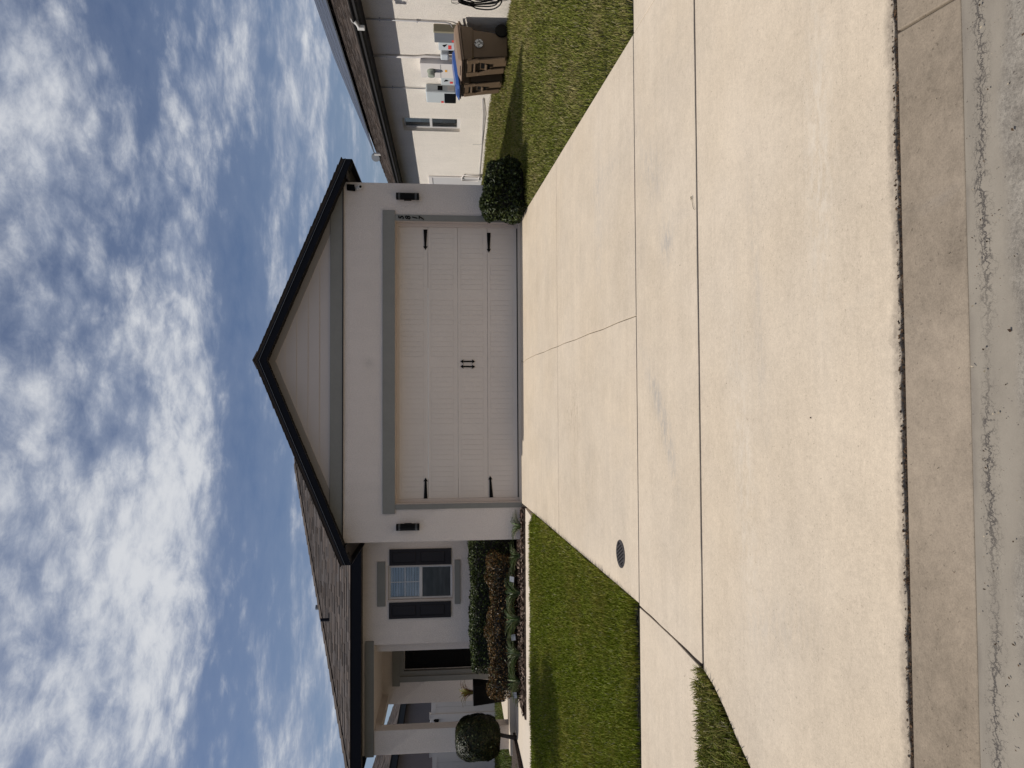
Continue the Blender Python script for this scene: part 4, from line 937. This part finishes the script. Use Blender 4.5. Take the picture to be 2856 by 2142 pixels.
# wheeled bins
def bin_(x, y, rz, lidm, label, sticker_=True):
    """front faces -X; x, y is the middle of the footprint; stands on its ground"""
    g = float(H(x, y)); e = empty('wheeled_bin', (0, 0, 0), label, 'wheeled bin', 'wheeled bins beside the neighbouring wall')
    mb = MB()
    b = [(-.24, -.25, .02), (.22, -.25, .02), (.22, .25, .02), (-.24, .25, .02)]
    m1 = [(-.315, -.295, .70), (.27, -.295, .70), (.27, .295, .70), (-.315, .295, .70)]
    m2 = [(-.36, -.32, .74), (.31, -.32, .74), (.31, .32, .74), (-.36, .32, .74)]
    t1 = [(-.385, -.34, .895), (.33, -.34, .97), (.33, .34, .97), (-.385, .34, .895)]
    def loft(rings):
        i = len(mb.v)
        for r in rings: mb.v += r
        for k in range(len(rings)-1):
            for j in range(4): mb.f.append((i+4*k+j, i+4*k+(j+1) % 4, i+4*(k+1)+(j+1) % 4, i+4*(k+1)+j)); mb.c.append(None)
        mb.f.append((i+3, i+2, i+1, i)); mb.c.append(None); e_ = i+4*(len(rings)-1); mb.f.append((e_, e_+1, e_+2, e_+3)); mb.c.append(None)
    loft([b, m1, m2, t1])
    # stiffening pads and lifting pocket on the front
    for s_ in (-1, 1):
        mb.prism([(-.262, s_*.285, .06), (-.262, s_*.10, .06), (-.30, s_*.10, .34), (-.335, s_*.20, .62), (-.34, s_*.285, .62)], (-.035, 0, 0))
        mb.prism([(-.33, s_*.30, .60), (-.33, s_*.16, .60), (-.36, s_*.16, .84), (-.37, s_*.30, .84)], (-.035, 0, 0))
    mb.box(-.375, -.33, -.16, .16, .66, .70); mb.box(-.355, -.30, -.10, .10, .42, .47)
    bo = mb.build('body', 'bin', e, bevel=.012)
    mb = MB(); mb.box(-.345, -.30, -.155, .155, .70, .82); mb.box(-.318, -.28, -.095, .095, .36, .55); mb.build('recess_shade', 'rubber', e)  # black blocks stand in for the shade inside the front pockets
    mb = MB()
    rim = [(-.42, -.365), (.34, -.355), (.34, .355), (-.42, .365)]
    mb.hexa([(x_, y_, .90 if x_ < 0 else .985) for x_, y_ in rim], [(x_, y_, .93 if x_ < 0 else 1.015) for x_, y_ in rim]); mb.build('rim', 'binlid', e, bevel=.008)
    mb = MB(); lid = [(-.455, -.37), (.37, -.36), (.37, .36), (-.455, .37)]; top = [(-.36, -.30), (.27, -.29), (.27, .29), (-.36, .30)]
    mb.hexa([(x_, y_, .935 if x_ < 0 else 1.020) for x_, y_ in lid], [(x_, y_, .957 if x_ < 0 else 1.042) for x_, y_ in lid])
    mb.hexa([(x_, y_, .955 if x_ < 0 else 1.038) for x_, y_ in lid], [(x_, y_, 1.02 if x_ < 0 else 1.105) for x_, y_ in top])
    mb.build('lid', lidm, e, bevel=.008)
    MB().box(-.44, -.40, -.17, .17, .957, .98).build('lid_grip', 'rubber', e)
    mb = MB(); mb.tube([(.35, -.30, .95), (.43, -.30, 1.0), (.43, -.10, 1.0), (.43, .10, 1.0), (.43, .30, 1.0), (.35, .30, .95)], .017, 8); mb.tube([(.35, -.10, .95), (.43, -.10, 1.0)], .015, 8); mb.tube([(.35, .10, .95), (.43, .10, 1.0)], .015, 8); mb.build('handle', 'bin', e, smooth=True)
    for s_ in (-1, 1): MB().cyl((.29, s_*.27-.03, .135), (.29, s_*.27+.03, .135), .135, 28).build('wheel', 'rubber', e, bevel=.01)
    if sticker_:
        MB().cyl((-.02, -.318, .60), (-.02, -.296, .60), .088, 28).build('round_sticker', 'seal', e)
    e.location = (x, y, g+.03); e.rotation_euler = (0, 0, rz); return e
bin_(7.28, 2.02, rad(4), 'binlid', 'tan wheeled bin with a tan lid and a round white sticker on its side')
bin_(7.26, 2.92, rad(-2), 'blue', 'tan wheeled bin with a blue lid behind the tan lidded one', False)

# ================================================================== left neighbour, fence
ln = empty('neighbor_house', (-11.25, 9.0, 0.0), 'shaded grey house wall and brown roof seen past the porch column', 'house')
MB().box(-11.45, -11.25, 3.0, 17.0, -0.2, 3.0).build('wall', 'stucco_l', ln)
MB().box(-10.985, -10.95, 2.5, 17.4, 2.925, 3.125).build('fascia', 'fascia', ln); MB().box(-11.249, -10.986, 2.5, 17.4, 2.94, 2.955).build('soffit', 'soffit_b', ln)
mb = MB(); tabs(mb, (-10.93, 2.5, 3.13), (0, 1, 0), (-CS, 0, SN), (SN, 0, CS), 34, .142, lambda s: s*CS, lambda s: 14.9-s*CS, base=(.10, .082, .073), seed=41, wmin=.25, wmax=.6)
mb.cur = (.05, .04, .035); r_ = 4.6; mb.face([(-10.93, 2.5, 3.1), (-10.93, 17.4, 3.1), (-10.93-r_, 17.4-r_, 3.1+PITCH*r_), (-10.93-r_, 2.5+r_, 3.1+PITCH*r_)]); mb.face([(-10.93, 2.5, 3.1), (-10.93-r_, 2.5+r_, 3.1+PITCH*r_), (-10.93-2*r_, 2.5, 3.1)]); mb.cur = None
lr = mb.build('roof', 'shingle', ln)
MB().cyl((-11.6, 9.1, 3.35), (-11.6, 9.1, 3.62), .035, 8).build('vent_pipe', 'camwhite', lr)
fn = empty('vinyl_fence', (-9.0, 7.0, 0.0), 'white vinyl privacy fence closing the gap between the two houses', 'fence')
YFN = 7.0
def vpanel(x0, x1, zt, nm, par, arch=0.0):
    mb = MB(); zb = .08
    mb.box(x0, x1, YFN-.022, YFN+.022, zb, zb+.13); 
    n = max(1, round((x1-x0)/.17)); w_ = (x1-x0)/n
    for k in range(n): mb.box(x0+k*w_+.002, x0+(k+1)*w_-.002, YFN-.012, YFN+.012, zb+.13, zt-.12+arch)
    if not arch: mb.box(x0, x1, YFN-.024, YFN+.024, zt-.13, zt)
    else:
        N_ = 10
        for k in range(N_):
            a, b = k/N_, (k+1)/N_; za = zt+arch*math.sin(a*math.pi); zb_ = zt+arch*math.sin(b*math.pi)
            mb.hexa([(x0+(x1-x0)*a, YFN-.024, za-.13), (x0+(x1-x0)*b, YFN-.024, zb_-.13), (x0+(x1-x0)*b, YFN+.024, zb_-.13), (x0+(x1-x0)*a, YFN+.024, za-.13)],
                    [(x0+(x1-x0)*a, YFN-.024, za), (x0+(x1-x0)*b, YFN-.024, zb_), (x0+(x1-x0)*b, YFN+.024, zb_), (x0+(x1-x0)*a, YFN+.024, za)])
    return mb.build(nm, 'white', par)
vpanel(-8.36, -6.79, 1.795, 'fence_panel', fn); vpanel(-11.24, -9.49, 1.77, 'fence_panel', fn)
for x_ in (-8.42, -9.43):
    MB().box(x_-.06, x_+.06, YFN-.06, YFN+.06, -.05, 1.82).build('fence_post', 'white', fn); MB().prism([(x_-.07, YFN-.07, 1.8205), (x_+.07, YFN-.07, 1.8205), (x_+.07, YFN+.07, 1.8205), (x_-.07, YFN+.07, 1.8205)], (0, 0, .025)).build('post_cap', 'white', fn)
gt = vpanel(-9.36, -8.49, 1.80, 'gate', fn, .09)
for z in (1.60, .10): MB().box(-8.60, -8.46, YFN-.045, YFN-.025, z, z+.11).box(-8.545, -8.515, YFN-.055, YFN-.025, z-.01, z+.13).build('gate_hinge', 'black', gt)

# ================================================================== plants
def leaves(name, P, Nn, size, cols, m='leaf', aspect=0.55, jit=0.8, seed=0, parent=None, hang=0.0):
    """P (n,3) leaf centres, Nn outward normals"""
    r = np.random.default_rng(seed); n = len(P)
    nn = Nn+r.normal(0, jit, (n, 3)); nn /= np.linalg.norm(nn, axis=1)[:, None]+1e-9
    t = np.cross(nn, r.normal(0, 1, (n, 3))); t /= np.linalg.norm(t, axis=1)[:, None]+1e-9
    b = np.cross(nn, t); L = size*r.uniform(.6, 1.3, n)[:, None]; W = L*aspect*.5
    up_ = nn*L*.12
    V = np.stack([P-t*L*.5, P-t*L*.05+b*W+up_, P+t*L*.5, P-t*L*.05-b*W+up_], 1)
    V2 = V.reshape(-1, 3); F = np.arange(n)[:, None]*4+np.array([0, 1, 2, 3])
    F = np.concatenate([np.arange(n)[:, None]*4+np.array([0, 1, 2]), np.arange(n)[:, None]*4+np.array([0, 2, 3])])
    ci = r.integers(0, len(cols), n); c = np.array(cols)[ci]*r.uniform(.45, 1.45, (n, 1))
    glint = r.uniform(0, 1, n) < .022; c[glint] = np.array([.15, .17, .09])*r.uniform(.7, 1.5, (glint.sum(), 1))  # a few leaves coloured pale to imitate glints of light
    if parent: V2 = V2-np.array(wloc(parent))
    return fastmesh(name, V2, F, np.repeat(c, 4, 0), m, parent)
def boxcloud(n, x0, x1, y0, y1, z0, z1, seed, rnd=0.12, depth=0.10, lump=0.05):
    r = np.random.default_rng(seed); c = np.array([(x0+x1)/2, (y0+y1)/2, (z0+z1)/2]); h = np.array([(x1-x0)/2, (y1-y0)/2, (z1-z0)/2])
    # sample on rounded box surface
    A = np.array([h[1]*h[2], h[0]*h[2], h[0]*h[1]]); ax = r.choice(3, n, p=A/A.sum()); sg = r.choice([-1, 1], n)
    sg = np.where((ax == 2) & (sg < 0) & (r.uniform(0, 1, n) < .9), 1, sg)
    q = r.uniform(-1, 1, (n, 3)); q[np.arange(n), ax] = sg; p = q*h
    core = np.clip(p, -(h-rnd), h-rnd); d = p-core; l = np.linalg.norm(d, axis=1)[:, None]+1e-9; nn = d/l; p = core+nn*rnd
    lum = lump*(np.sin(p[:, 0]*7+seed)*np.cos(p[:, 1]*8)+np.sin(p[:, 2]*9+p[:, 0]*5)+.6*np.sin(p[:, 0]*19+p[:, 2]*17))
    p = p+nn*(lum[:, None]-np.abs(r.normal(0, depth, n))[:, None]+r.uniform(0, .02, n)[:, None])
    return p+c, nn
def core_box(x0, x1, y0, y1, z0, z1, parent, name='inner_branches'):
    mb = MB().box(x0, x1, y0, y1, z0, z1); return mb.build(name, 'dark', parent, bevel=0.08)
GRN = [(.026, .040, .008), (.015, .025, .006), (.045, .060, .012), (.009, .015, .004), (.075, .095, .03)]
BRN = [(.13, .068, .022), (.075, .038, .014), (.19, .11, .04), (.045, .028, .012), (.035, .034, .012), (.025, .015, .008)]
e = empty('hedge', (-3.7, 1.25, 0), 'long dark green clipped hedge under the shuttered window', 'hedge')
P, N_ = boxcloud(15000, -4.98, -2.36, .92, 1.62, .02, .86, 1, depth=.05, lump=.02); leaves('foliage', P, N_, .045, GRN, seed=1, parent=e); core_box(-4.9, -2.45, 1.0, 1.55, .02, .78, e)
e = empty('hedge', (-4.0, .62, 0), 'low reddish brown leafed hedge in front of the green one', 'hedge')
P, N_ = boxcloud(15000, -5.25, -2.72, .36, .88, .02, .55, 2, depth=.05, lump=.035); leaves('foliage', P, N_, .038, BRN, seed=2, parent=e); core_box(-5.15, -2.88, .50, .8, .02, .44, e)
e = empty('shrub', (3.62, -.45, 0), 'dark green boxy shrub at the right corner of the garage', 'shrub')
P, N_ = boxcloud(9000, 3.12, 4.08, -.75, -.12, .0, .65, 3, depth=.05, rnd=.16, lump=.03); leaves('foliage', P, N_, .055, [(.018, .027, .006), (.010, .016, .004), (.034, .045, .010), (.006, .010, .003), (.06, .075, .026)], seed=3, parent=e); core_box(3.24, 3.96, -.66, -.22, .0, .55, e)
# ball topiary
e = empty('topiary_bush', (-6.27, 1.28, 0.05), 'round clipped dark bush on a short trunk in front of the porch column', 'topiary bush')
r = np.random.default_rng(9); n = 15000; d = r.normal(0, 1, (n, 3)); d /= np.linalg.norm(d, axis=1)[:, None]
d4 = np.sign(d)*np.abs(d)**.85; d4 /= (np.abs(d4)**3).sum(1)[:, None]**(1/3)
rr = 1+.03*np.sin(d[:, 0]*9)*np.cos(d[:, 2]*8)-np.abs(r.normal(0, .09, n))
P = d4*rr[:, None]*np.array([.375, .36, .425])+np.array([-6.30, 1.28, .735]); leaves('foliage', P, d, .055, [(.020, .026, .008), (.010, .015, .005), (.032, .038, .011), (.040, .032, .012), (.006, .009, .003)], seed=9, parent=e)
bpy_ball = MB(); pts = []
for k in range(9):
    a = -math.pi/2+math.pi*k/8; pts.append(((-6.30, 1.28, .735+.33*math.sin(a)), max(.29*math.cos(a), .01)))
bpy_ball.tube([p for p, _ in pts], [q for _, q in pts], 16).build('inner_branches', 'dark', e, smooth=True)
MB().tube([(-6.33, 1.25, .0), (-6.31, 1.27, .15), (-6.25, 1.28, .40)], [.045, .038, .035], 8).build('trunk', 'soffit_b', e, smooth=True)

# strap-leaf clumps along the bed
def clump(x, y, z, R, Hh, n, label, cols, seed, name='strap_leaf_plant', cat='plant', group='strap leaf plants along the walk', wmax=.0095, lean=1.0):
    r = random.Random(seed); mb = MB()
    for k in range(n):
        a = r.uniform(0, 2*math.pi); L_ = Hh*r.uniform(.7, 1.15); sp_ = R*r.uniform(.25, 1.1)*lean; w_ = wmax*r.uniform(.6, 1)
        bx_, by_ = x+math.cos(a)*r.uniform(0, .04), y+math.sin(a)*r.uniform(0, .04); sx, sy = -math.sin(a)*w_, math.cos(a)*w_
        q = r.choice(cols); s_ = r.uniform(.6, 1.3); mb.cur = tuple(c*s_ for c in q); prev = None
        for j in range(6):
            t = j/5; px = bx_+math.cos(a)*sp_*t**1.5; py = by_+math.sin(a)*sp_*t**1.5; pz = z+L_*(t*1.25-.55*t*t*(1.0+.6*sp_/max(R, .01)*.6)); ww = (1-t**2.5)*.9+.1
            cur = ((px-sx*ww, py-sy*ww, pz), (px, py, pz-.006), (px+sx*ww, py+sy*ww, pz))
            if prev: mb.face([prev[0], prev[1], cur[1], cur[0]]); mb.face([prev[1], prev[2], cur[2], cur[1]])
            prev = cur
    mb.cur = None
    return tag(mb.build(name, 'leaf', None), label, cat, group)
SC = [(.10, .14, .06), (.07, .11, .04), (.18, .21, .12), (.04, .06, .025), (.26, .27, .17)]
clump(-2.09, -.16, 0, .30, .30, 40, 'strap leaf clump at the foot of the garage wall, nearest the driveway', SC, 1)
clump(-2.62, .02, 0, .30, .32, 52, 'strap leaf clump right of the first solar light, past the garage corner', SC, 2)
clump(-3.27, .06, 0, .42, .44, 95, 'large strap leaf clump just left of the first solar light', SC, 3)
clump(-3.74, .06, 0, .42, .44, 95, 'large strap leaf clump just right of the middle solar light', SC, 4)
clump(-4.32, .06, 0, .40, .40, 80, 'strap leaf clump midway between the middle and last solar lights', SC, 5)
clump(-4.80, .08, 0, .34, .38, 80, 'strap leaf clump beside the last solar light at the walk corner', SC, 6)
clump(-5.02, .16, 0, .2, .22, 60, 'small variegated clump at the corner of the bed by the porch path', [(.16, .17, .09), (.10, .12, .05)], 7)
# solar spot lights
def solar_light(x, y, z, rz, label):
    e = empty('solar_light', (x, y, 0.0), label, 'solar light', 'solar lights in the planting bed')
    mb = MB(); c, s_ = math.cos(rz), math.sin(rz); n = Vector((s_*.45, -c*.75, .52)).normalized(); u = Vector((c, s_, 0)); v = n.cross(u).normalized(); u = v.cross(n)
    C = Vector((x, y, z)); w_, h_ = .052, .045
    q = [C-u*w_-v*h_, C+u*w_-v*h_, C+u*w_+v*h_, C-u*w_+v*h_]; mb.prism(q, tuple(n*-.012)); mb.build('housing', 'soffit_b', e)
    q = [C+n*.002+a*u*w_*.9+b*v*h_*.9 for a, b in ((-1, -1), (1, -1), (1, 1), (-1, 1))]; MB().prism(q, tuple(n*-.0015)).build('solar_cell', 'boxpale', e)
    MB().tube([(x, y+.03, 0.0), (x, y+.03, z-.02)], .008, 6).tube([(x, y+.03, z-.05), (x+.02, y+.06, z-.05)], .02, 8).build('stake', 'black', e); return e
solar_light(-2.99, -.12, .19, -.2, 'small pale solar light nearest the garage corner')
solar_light(-3.97, -.14, .17, .5, 'small tilted solar light in the middle of the planting bed')
solar_light(-4.96, -.10, .15, .45, 'small tilted solar light at the far end of the bed by the porch path')
# planter on the porch
e = empty('planter', (-6.17, 3.0, .105), 'tall square black planter with yellow green spiky leaves on the porch', 'planter')
mb = MB(); mb.hexa([(-6.33, 2.84, .106), (-6.01, 2.84, .106), (-6.01, 3.16, .106), (-6.33, 3.16, .106)], [(-6.38, 2.79, .775), (-5.96, 2.79, .775), (-5.96, 3.21, .775), (-6.38, 3.21, .775)]); mb.build('pot', 'black', e, bevel=.012)
o = clump(-6.17, 3.0, .74, .28, .50, 30, '', [(.20, .16, .04), (.12, .12, .03), (.28, .24, .09), (.14, .06, .04)], 12, name='spiky_leaves', wmax=.022, lean=.9)
for k in ('label', 'category', 'group'): del o[k]
o.parent = e; o.location = -Vector(e.location)

# bark chips and leaf litter on the bed
r = np.random.default_rng(21); n = 5200; X = r.uniform(-5.25, -1.8, n); Y = r.uniform(-.32, .55, n)
k = ~((X > -2.35) & (Y > -.01)); X, Y = X[k], Y[k]; n = len(X); Z = .006+r.uniform(0, .03, n)
az = r.uniform(0, 6.28, n); L_ = r.uniform(.015, .05, n)[:, None]; W_ = L_*r.uniform(.2, .45, (n, 1))
u = np.stack([np.cos(az), np.sin(az), r.normal(0, .35, n)], 1); v = np.stack([-np.sin(az), np.cos(az), r.normal(0, .35, n)], 1); C = np.stack([X, Y, Z], 1)
V = np.stack([C-u*L_-v*W_, C+u*L_-v*W_, C+u*L_+v*W_, C-u*L_+v*W_], 1).reshape(-1, 3)
cc = np.array([(.13, .09, .07), (.08, .05, .04), (.20, .15, .12), (.04, .028, .022)])[r.integers(0, 4, n)]*r.uniform(.6, 1.3, (n, 1))
tag(struct(fastmesh('bark_chips', V, np.arange(n)[:, None]*4+np.arange(4), np.repeat(cc, 4, 0), 'barkchip'), 'stuff'), 'brown bark mulch covering the planting bed by the entry walk', 'mulch')
# grit and leaf bits in the gutter and on the street, soil crumbs along the joint
r = np.random.default_rng(22)
def bits(n, xr, yr, zf, sz, cols, name, label, seed):
    r = np.random.default_rng(seed); X = r.uniform(*xr, n); Y = r.uniform(*yr, n); C = np.stack([X, Y, zf(X, Y)], 1)
    az = r.uniform(0, 6.28, n); L_ = (sz[0]+(sz[1]-sz[0])*r.uniform(0, 1, n)**4)[:, None]; W_ = L_*r.uniform(.3, .9, (n, 1))
    u = np.stack([np.cos(az), np.sin(az), r.normal(0, .3, n)], 1); v = np.stack([-np.sin(az), np.cos(az), r.normal(0, .3, n)], 1)
    V = np.stack([C-u*L_, C+v*W_+[0, 0, .002], C+u*L_, C-v*W_+[0, 0, .002]], 1).reshape(-1, 3)
    cc = np.array(cols)[r.integers(0, len(cols), n)]*r.uniform(.6, 1.3, (n, 1))
    return tag(struct(fastmesh(name, V, np.arange(n)[:, None]*4+np.arange(4), np.repeat(cc, 4, 0), 'barkchip'), 'stuff'), label, 'debris')
DK = [(.045, .028, .016), (.09, .055, .032), (.03, .018, .012), (.30, .25, .18)]
bits(400, (-1.6, 1.7), (-9.88, -9.57), lambda X, Y: np.full(len(X), zg-.020), (.0012, .007), DK, 'street_debris', 'scattered dark leaf bits and grit on the street mud', 31)
bits(160, (-1.8, 1.9), (-9.56, -9.26), lambda X, Y: zg-.026*(-(Y+9.248)/.312)+.003, (.0009, .004), DK, 'gutter_debris', 'small dark specks scattered on the concrete gutter', 32)
bits(4200, (-2.0, 2.2), (-9.258, -9.216), lambda X, Y: np.full(len(X), S*-9.24-.003)+np.where(Y > -9.222, .006, 0), (.0015, .009), DK[:3], 'joint_soil', 'dark soil crumbs filling the joint between driveway and gutter', 33)
bits(130, (-2.0, 3.4), (-9.2, -.2), lambda X, Y: S*Y+.002, (.001, .006), DK[:3], 'driveway_specks', 'tiny dark specks and leaf bits lying on the driveway', 34)

# cleanout cover in the driveway
e = empty('cleanout_cover', (-1.40, -5.535, S*-5.535), 'round dark iron cleanout cover set into the driveway near the lawn', 'cover')
mb = MB(); zc = S*-5.535+.0045
def disc(r0, z, th, seg=36): mb.prism([(-1.40+r0*math.cos(2*math.pi*k/seg), -5.535+r0*math.sin(2*math.pi*k/seg), z-th+S*r0*math.sin(2*math.pi*k/seg)) for k in range(seg)], (0, 0, th))
disc(.128, zc, .02); mb.build('cover_plate', 'iron', e)
mb = MB(); zr = zc+.0005
for k in range(-3, 4):
    x = k*.030; hh = math.sqrt(max(.095**2-x*x, 0)); c_, s_ = math.cos(.5), math.sin(.5)
    def rp(u, v): return (-1.40+u*c_-v*s_, -5.535+u*s_+v*c_)
    for lo, hi in ((-hh, -.008), (.008, hh)):
        q = [rp(x-.004, lo), rp(x+.004, lo), rp(x+.004, hi), rp(x-.004, hi)]; mb.prism([(a, b, zr+S*(b+5.535)) for a, b in q], (0, 0, .005))
mb.build('groove_shade', 'rubber', e)  # groove shade put into the colour as black strips on the plate
mb = MB()
for s_ in (-1, 1): mb.prism([(-1.40+s_*.095+.012*math.cos(k), -5.535+s_*.05+.012*math.sin(k), zr+S*s_*.05) for k in (0, 1.05, 2.1, 3.14, 4.2, 5.2)], (0, 0, .0015))
mb.build('lift_hole', 'rubber', e)

# small tree standing left of the lawn (only its shade reaches the picture)
def tree(x, y, h, R_, n, label, seed, cz, sq=(1, 1, .8)):
    e = empty('tree', (x, y, float(H(x, y))), label, 'tree'); r = np.random.default_rng(seed)
    mb = MB(); mb.tube([(x, y, -.3), (x+.03, y, h*.3), (x-.02, y+.02, h*.6)], [.07, .055, .04], 8)
    cs = []
    for k in range(9):
        a = r.uniform(0, 6.28); t = (x+math.cos(a)*R_*.6, y+math.sin(a)*R_*.6, cz+r.uniform(-.4, .5)*R_*.8); mb.tube([(x-.01, y+.01, h*.5), ((x+t[0])/2, (y+t[1])/2, (h*.55+t[2])/2+.1), t], [.03, .02, .01], 6); cs.append(t)
    mb.build('trunk', 'soffit_b', e, smooth=True)
    P = []; N_ = []
    for t in cs+[(x, y, cz+.3), (x, y, cz-.1)]:
        q = r.normal(0, 1, (n//11, 3)); q /= np.linalg.norm(q, axis=1)[:, None]; P.append(np.array(t)+q*np.array(sq)*R_*.42*r.uniform(.3, 1, (n//11, 1))); N_.append(q)
    leaves('crown', np.concatenate(P), np.concatenate(N_), .075, GRN, seed=seed, parent=e)
tree(-6.65, -2.2, 3.0, 1.05, 10000, 'small leafy tree standing beside the front lawn at the left', 51, 2.9)
e = empty('palm_tree', (-18.9, 25.0, 0.0), 'distant dark palm crown rising behind the grey neighbouring roof', 'palm tree')
MB().tube([(-18.9, 25, -.2), (-18.8, 25, 2.5), (-18.8, 25, 4.9)], [.17, .14, .12], 10).build('trunk', 'soffit_b', e, smooth=True)
mb = MB(); rr_ = random.Random(8)
for k in range(26):
    a = rr_.uniform(0, 6.28); L_ = rr_.uniform(1.2, 1.8); up_ = rr_.uniform(-.1, 1.0); prev = None; mb.cur = (.035*rr_.uniform(.5, 1.4), .05*rr_.uniform(.5, 1.4), .018)
    for j in range(9):
        t = j/8; c = Vector((-18.8+math.cos(a)*L_*t, 25+math.sin(a)*L_*t, 4.9+up_*t*1.3-1.5*t*t))
        if prev is not None:
            d_ = (c-prev).normalized(); sd = Vector((-math.sin(a), math.cos(a), 0))
            for s_ in (-1, 1):
                tip = c+sd*s_*(.42*(1-t*.6))+Vector((0, 0, -.22))+d_*.15; mb.face([prev, prev+d_*.07, tip])
            mb.face([prev-sd*.012, prev+sd*.012, c+sd*.012, c-sd*.012])
        prev = c
mb.cur = None; mb.build('crown', 'leaf', e)

# small dry leaf caught on the sidewalk joint
e = empty('fallen_leaf', (1.43, -7.24, S*-7.24), 'small dry brown leaf with a curled stem lying on the joint across the drive', 'leaf')
mb = MB(); z = S*-7.24+.006; mb.cur = (.10, .075, .03)
for k, (a, L_) in enumerate(((.3, .014), (1.2, .016), (2.2, .014), (3.3, .012), (4.4, .012), (5.4, .011))):
    mb.face([(1.43, -7.24, z), (1.43+L_*math.cos(a-.28), -7.24+L_*math.sin(a-.28)*.8, z+.006), (1.43+L_*1.3*math.cos(a), -7.24+L_*1.3*math.sin(a), z+.002), (1.43+L_*math.cos(a+.28), -7.24+L_*math.sin(a+.28)*.8, z+.008)])
mb.build('leaf_blade', 'leaf', e)
MB().tube([(1.43, -7.24, z), (1.40, -7.252, z+.002), (1.36, -7.262, z), (1.335, -7.285, z-.001)], .0015, 5).build('leaf_stem', 'dirtgap', e)
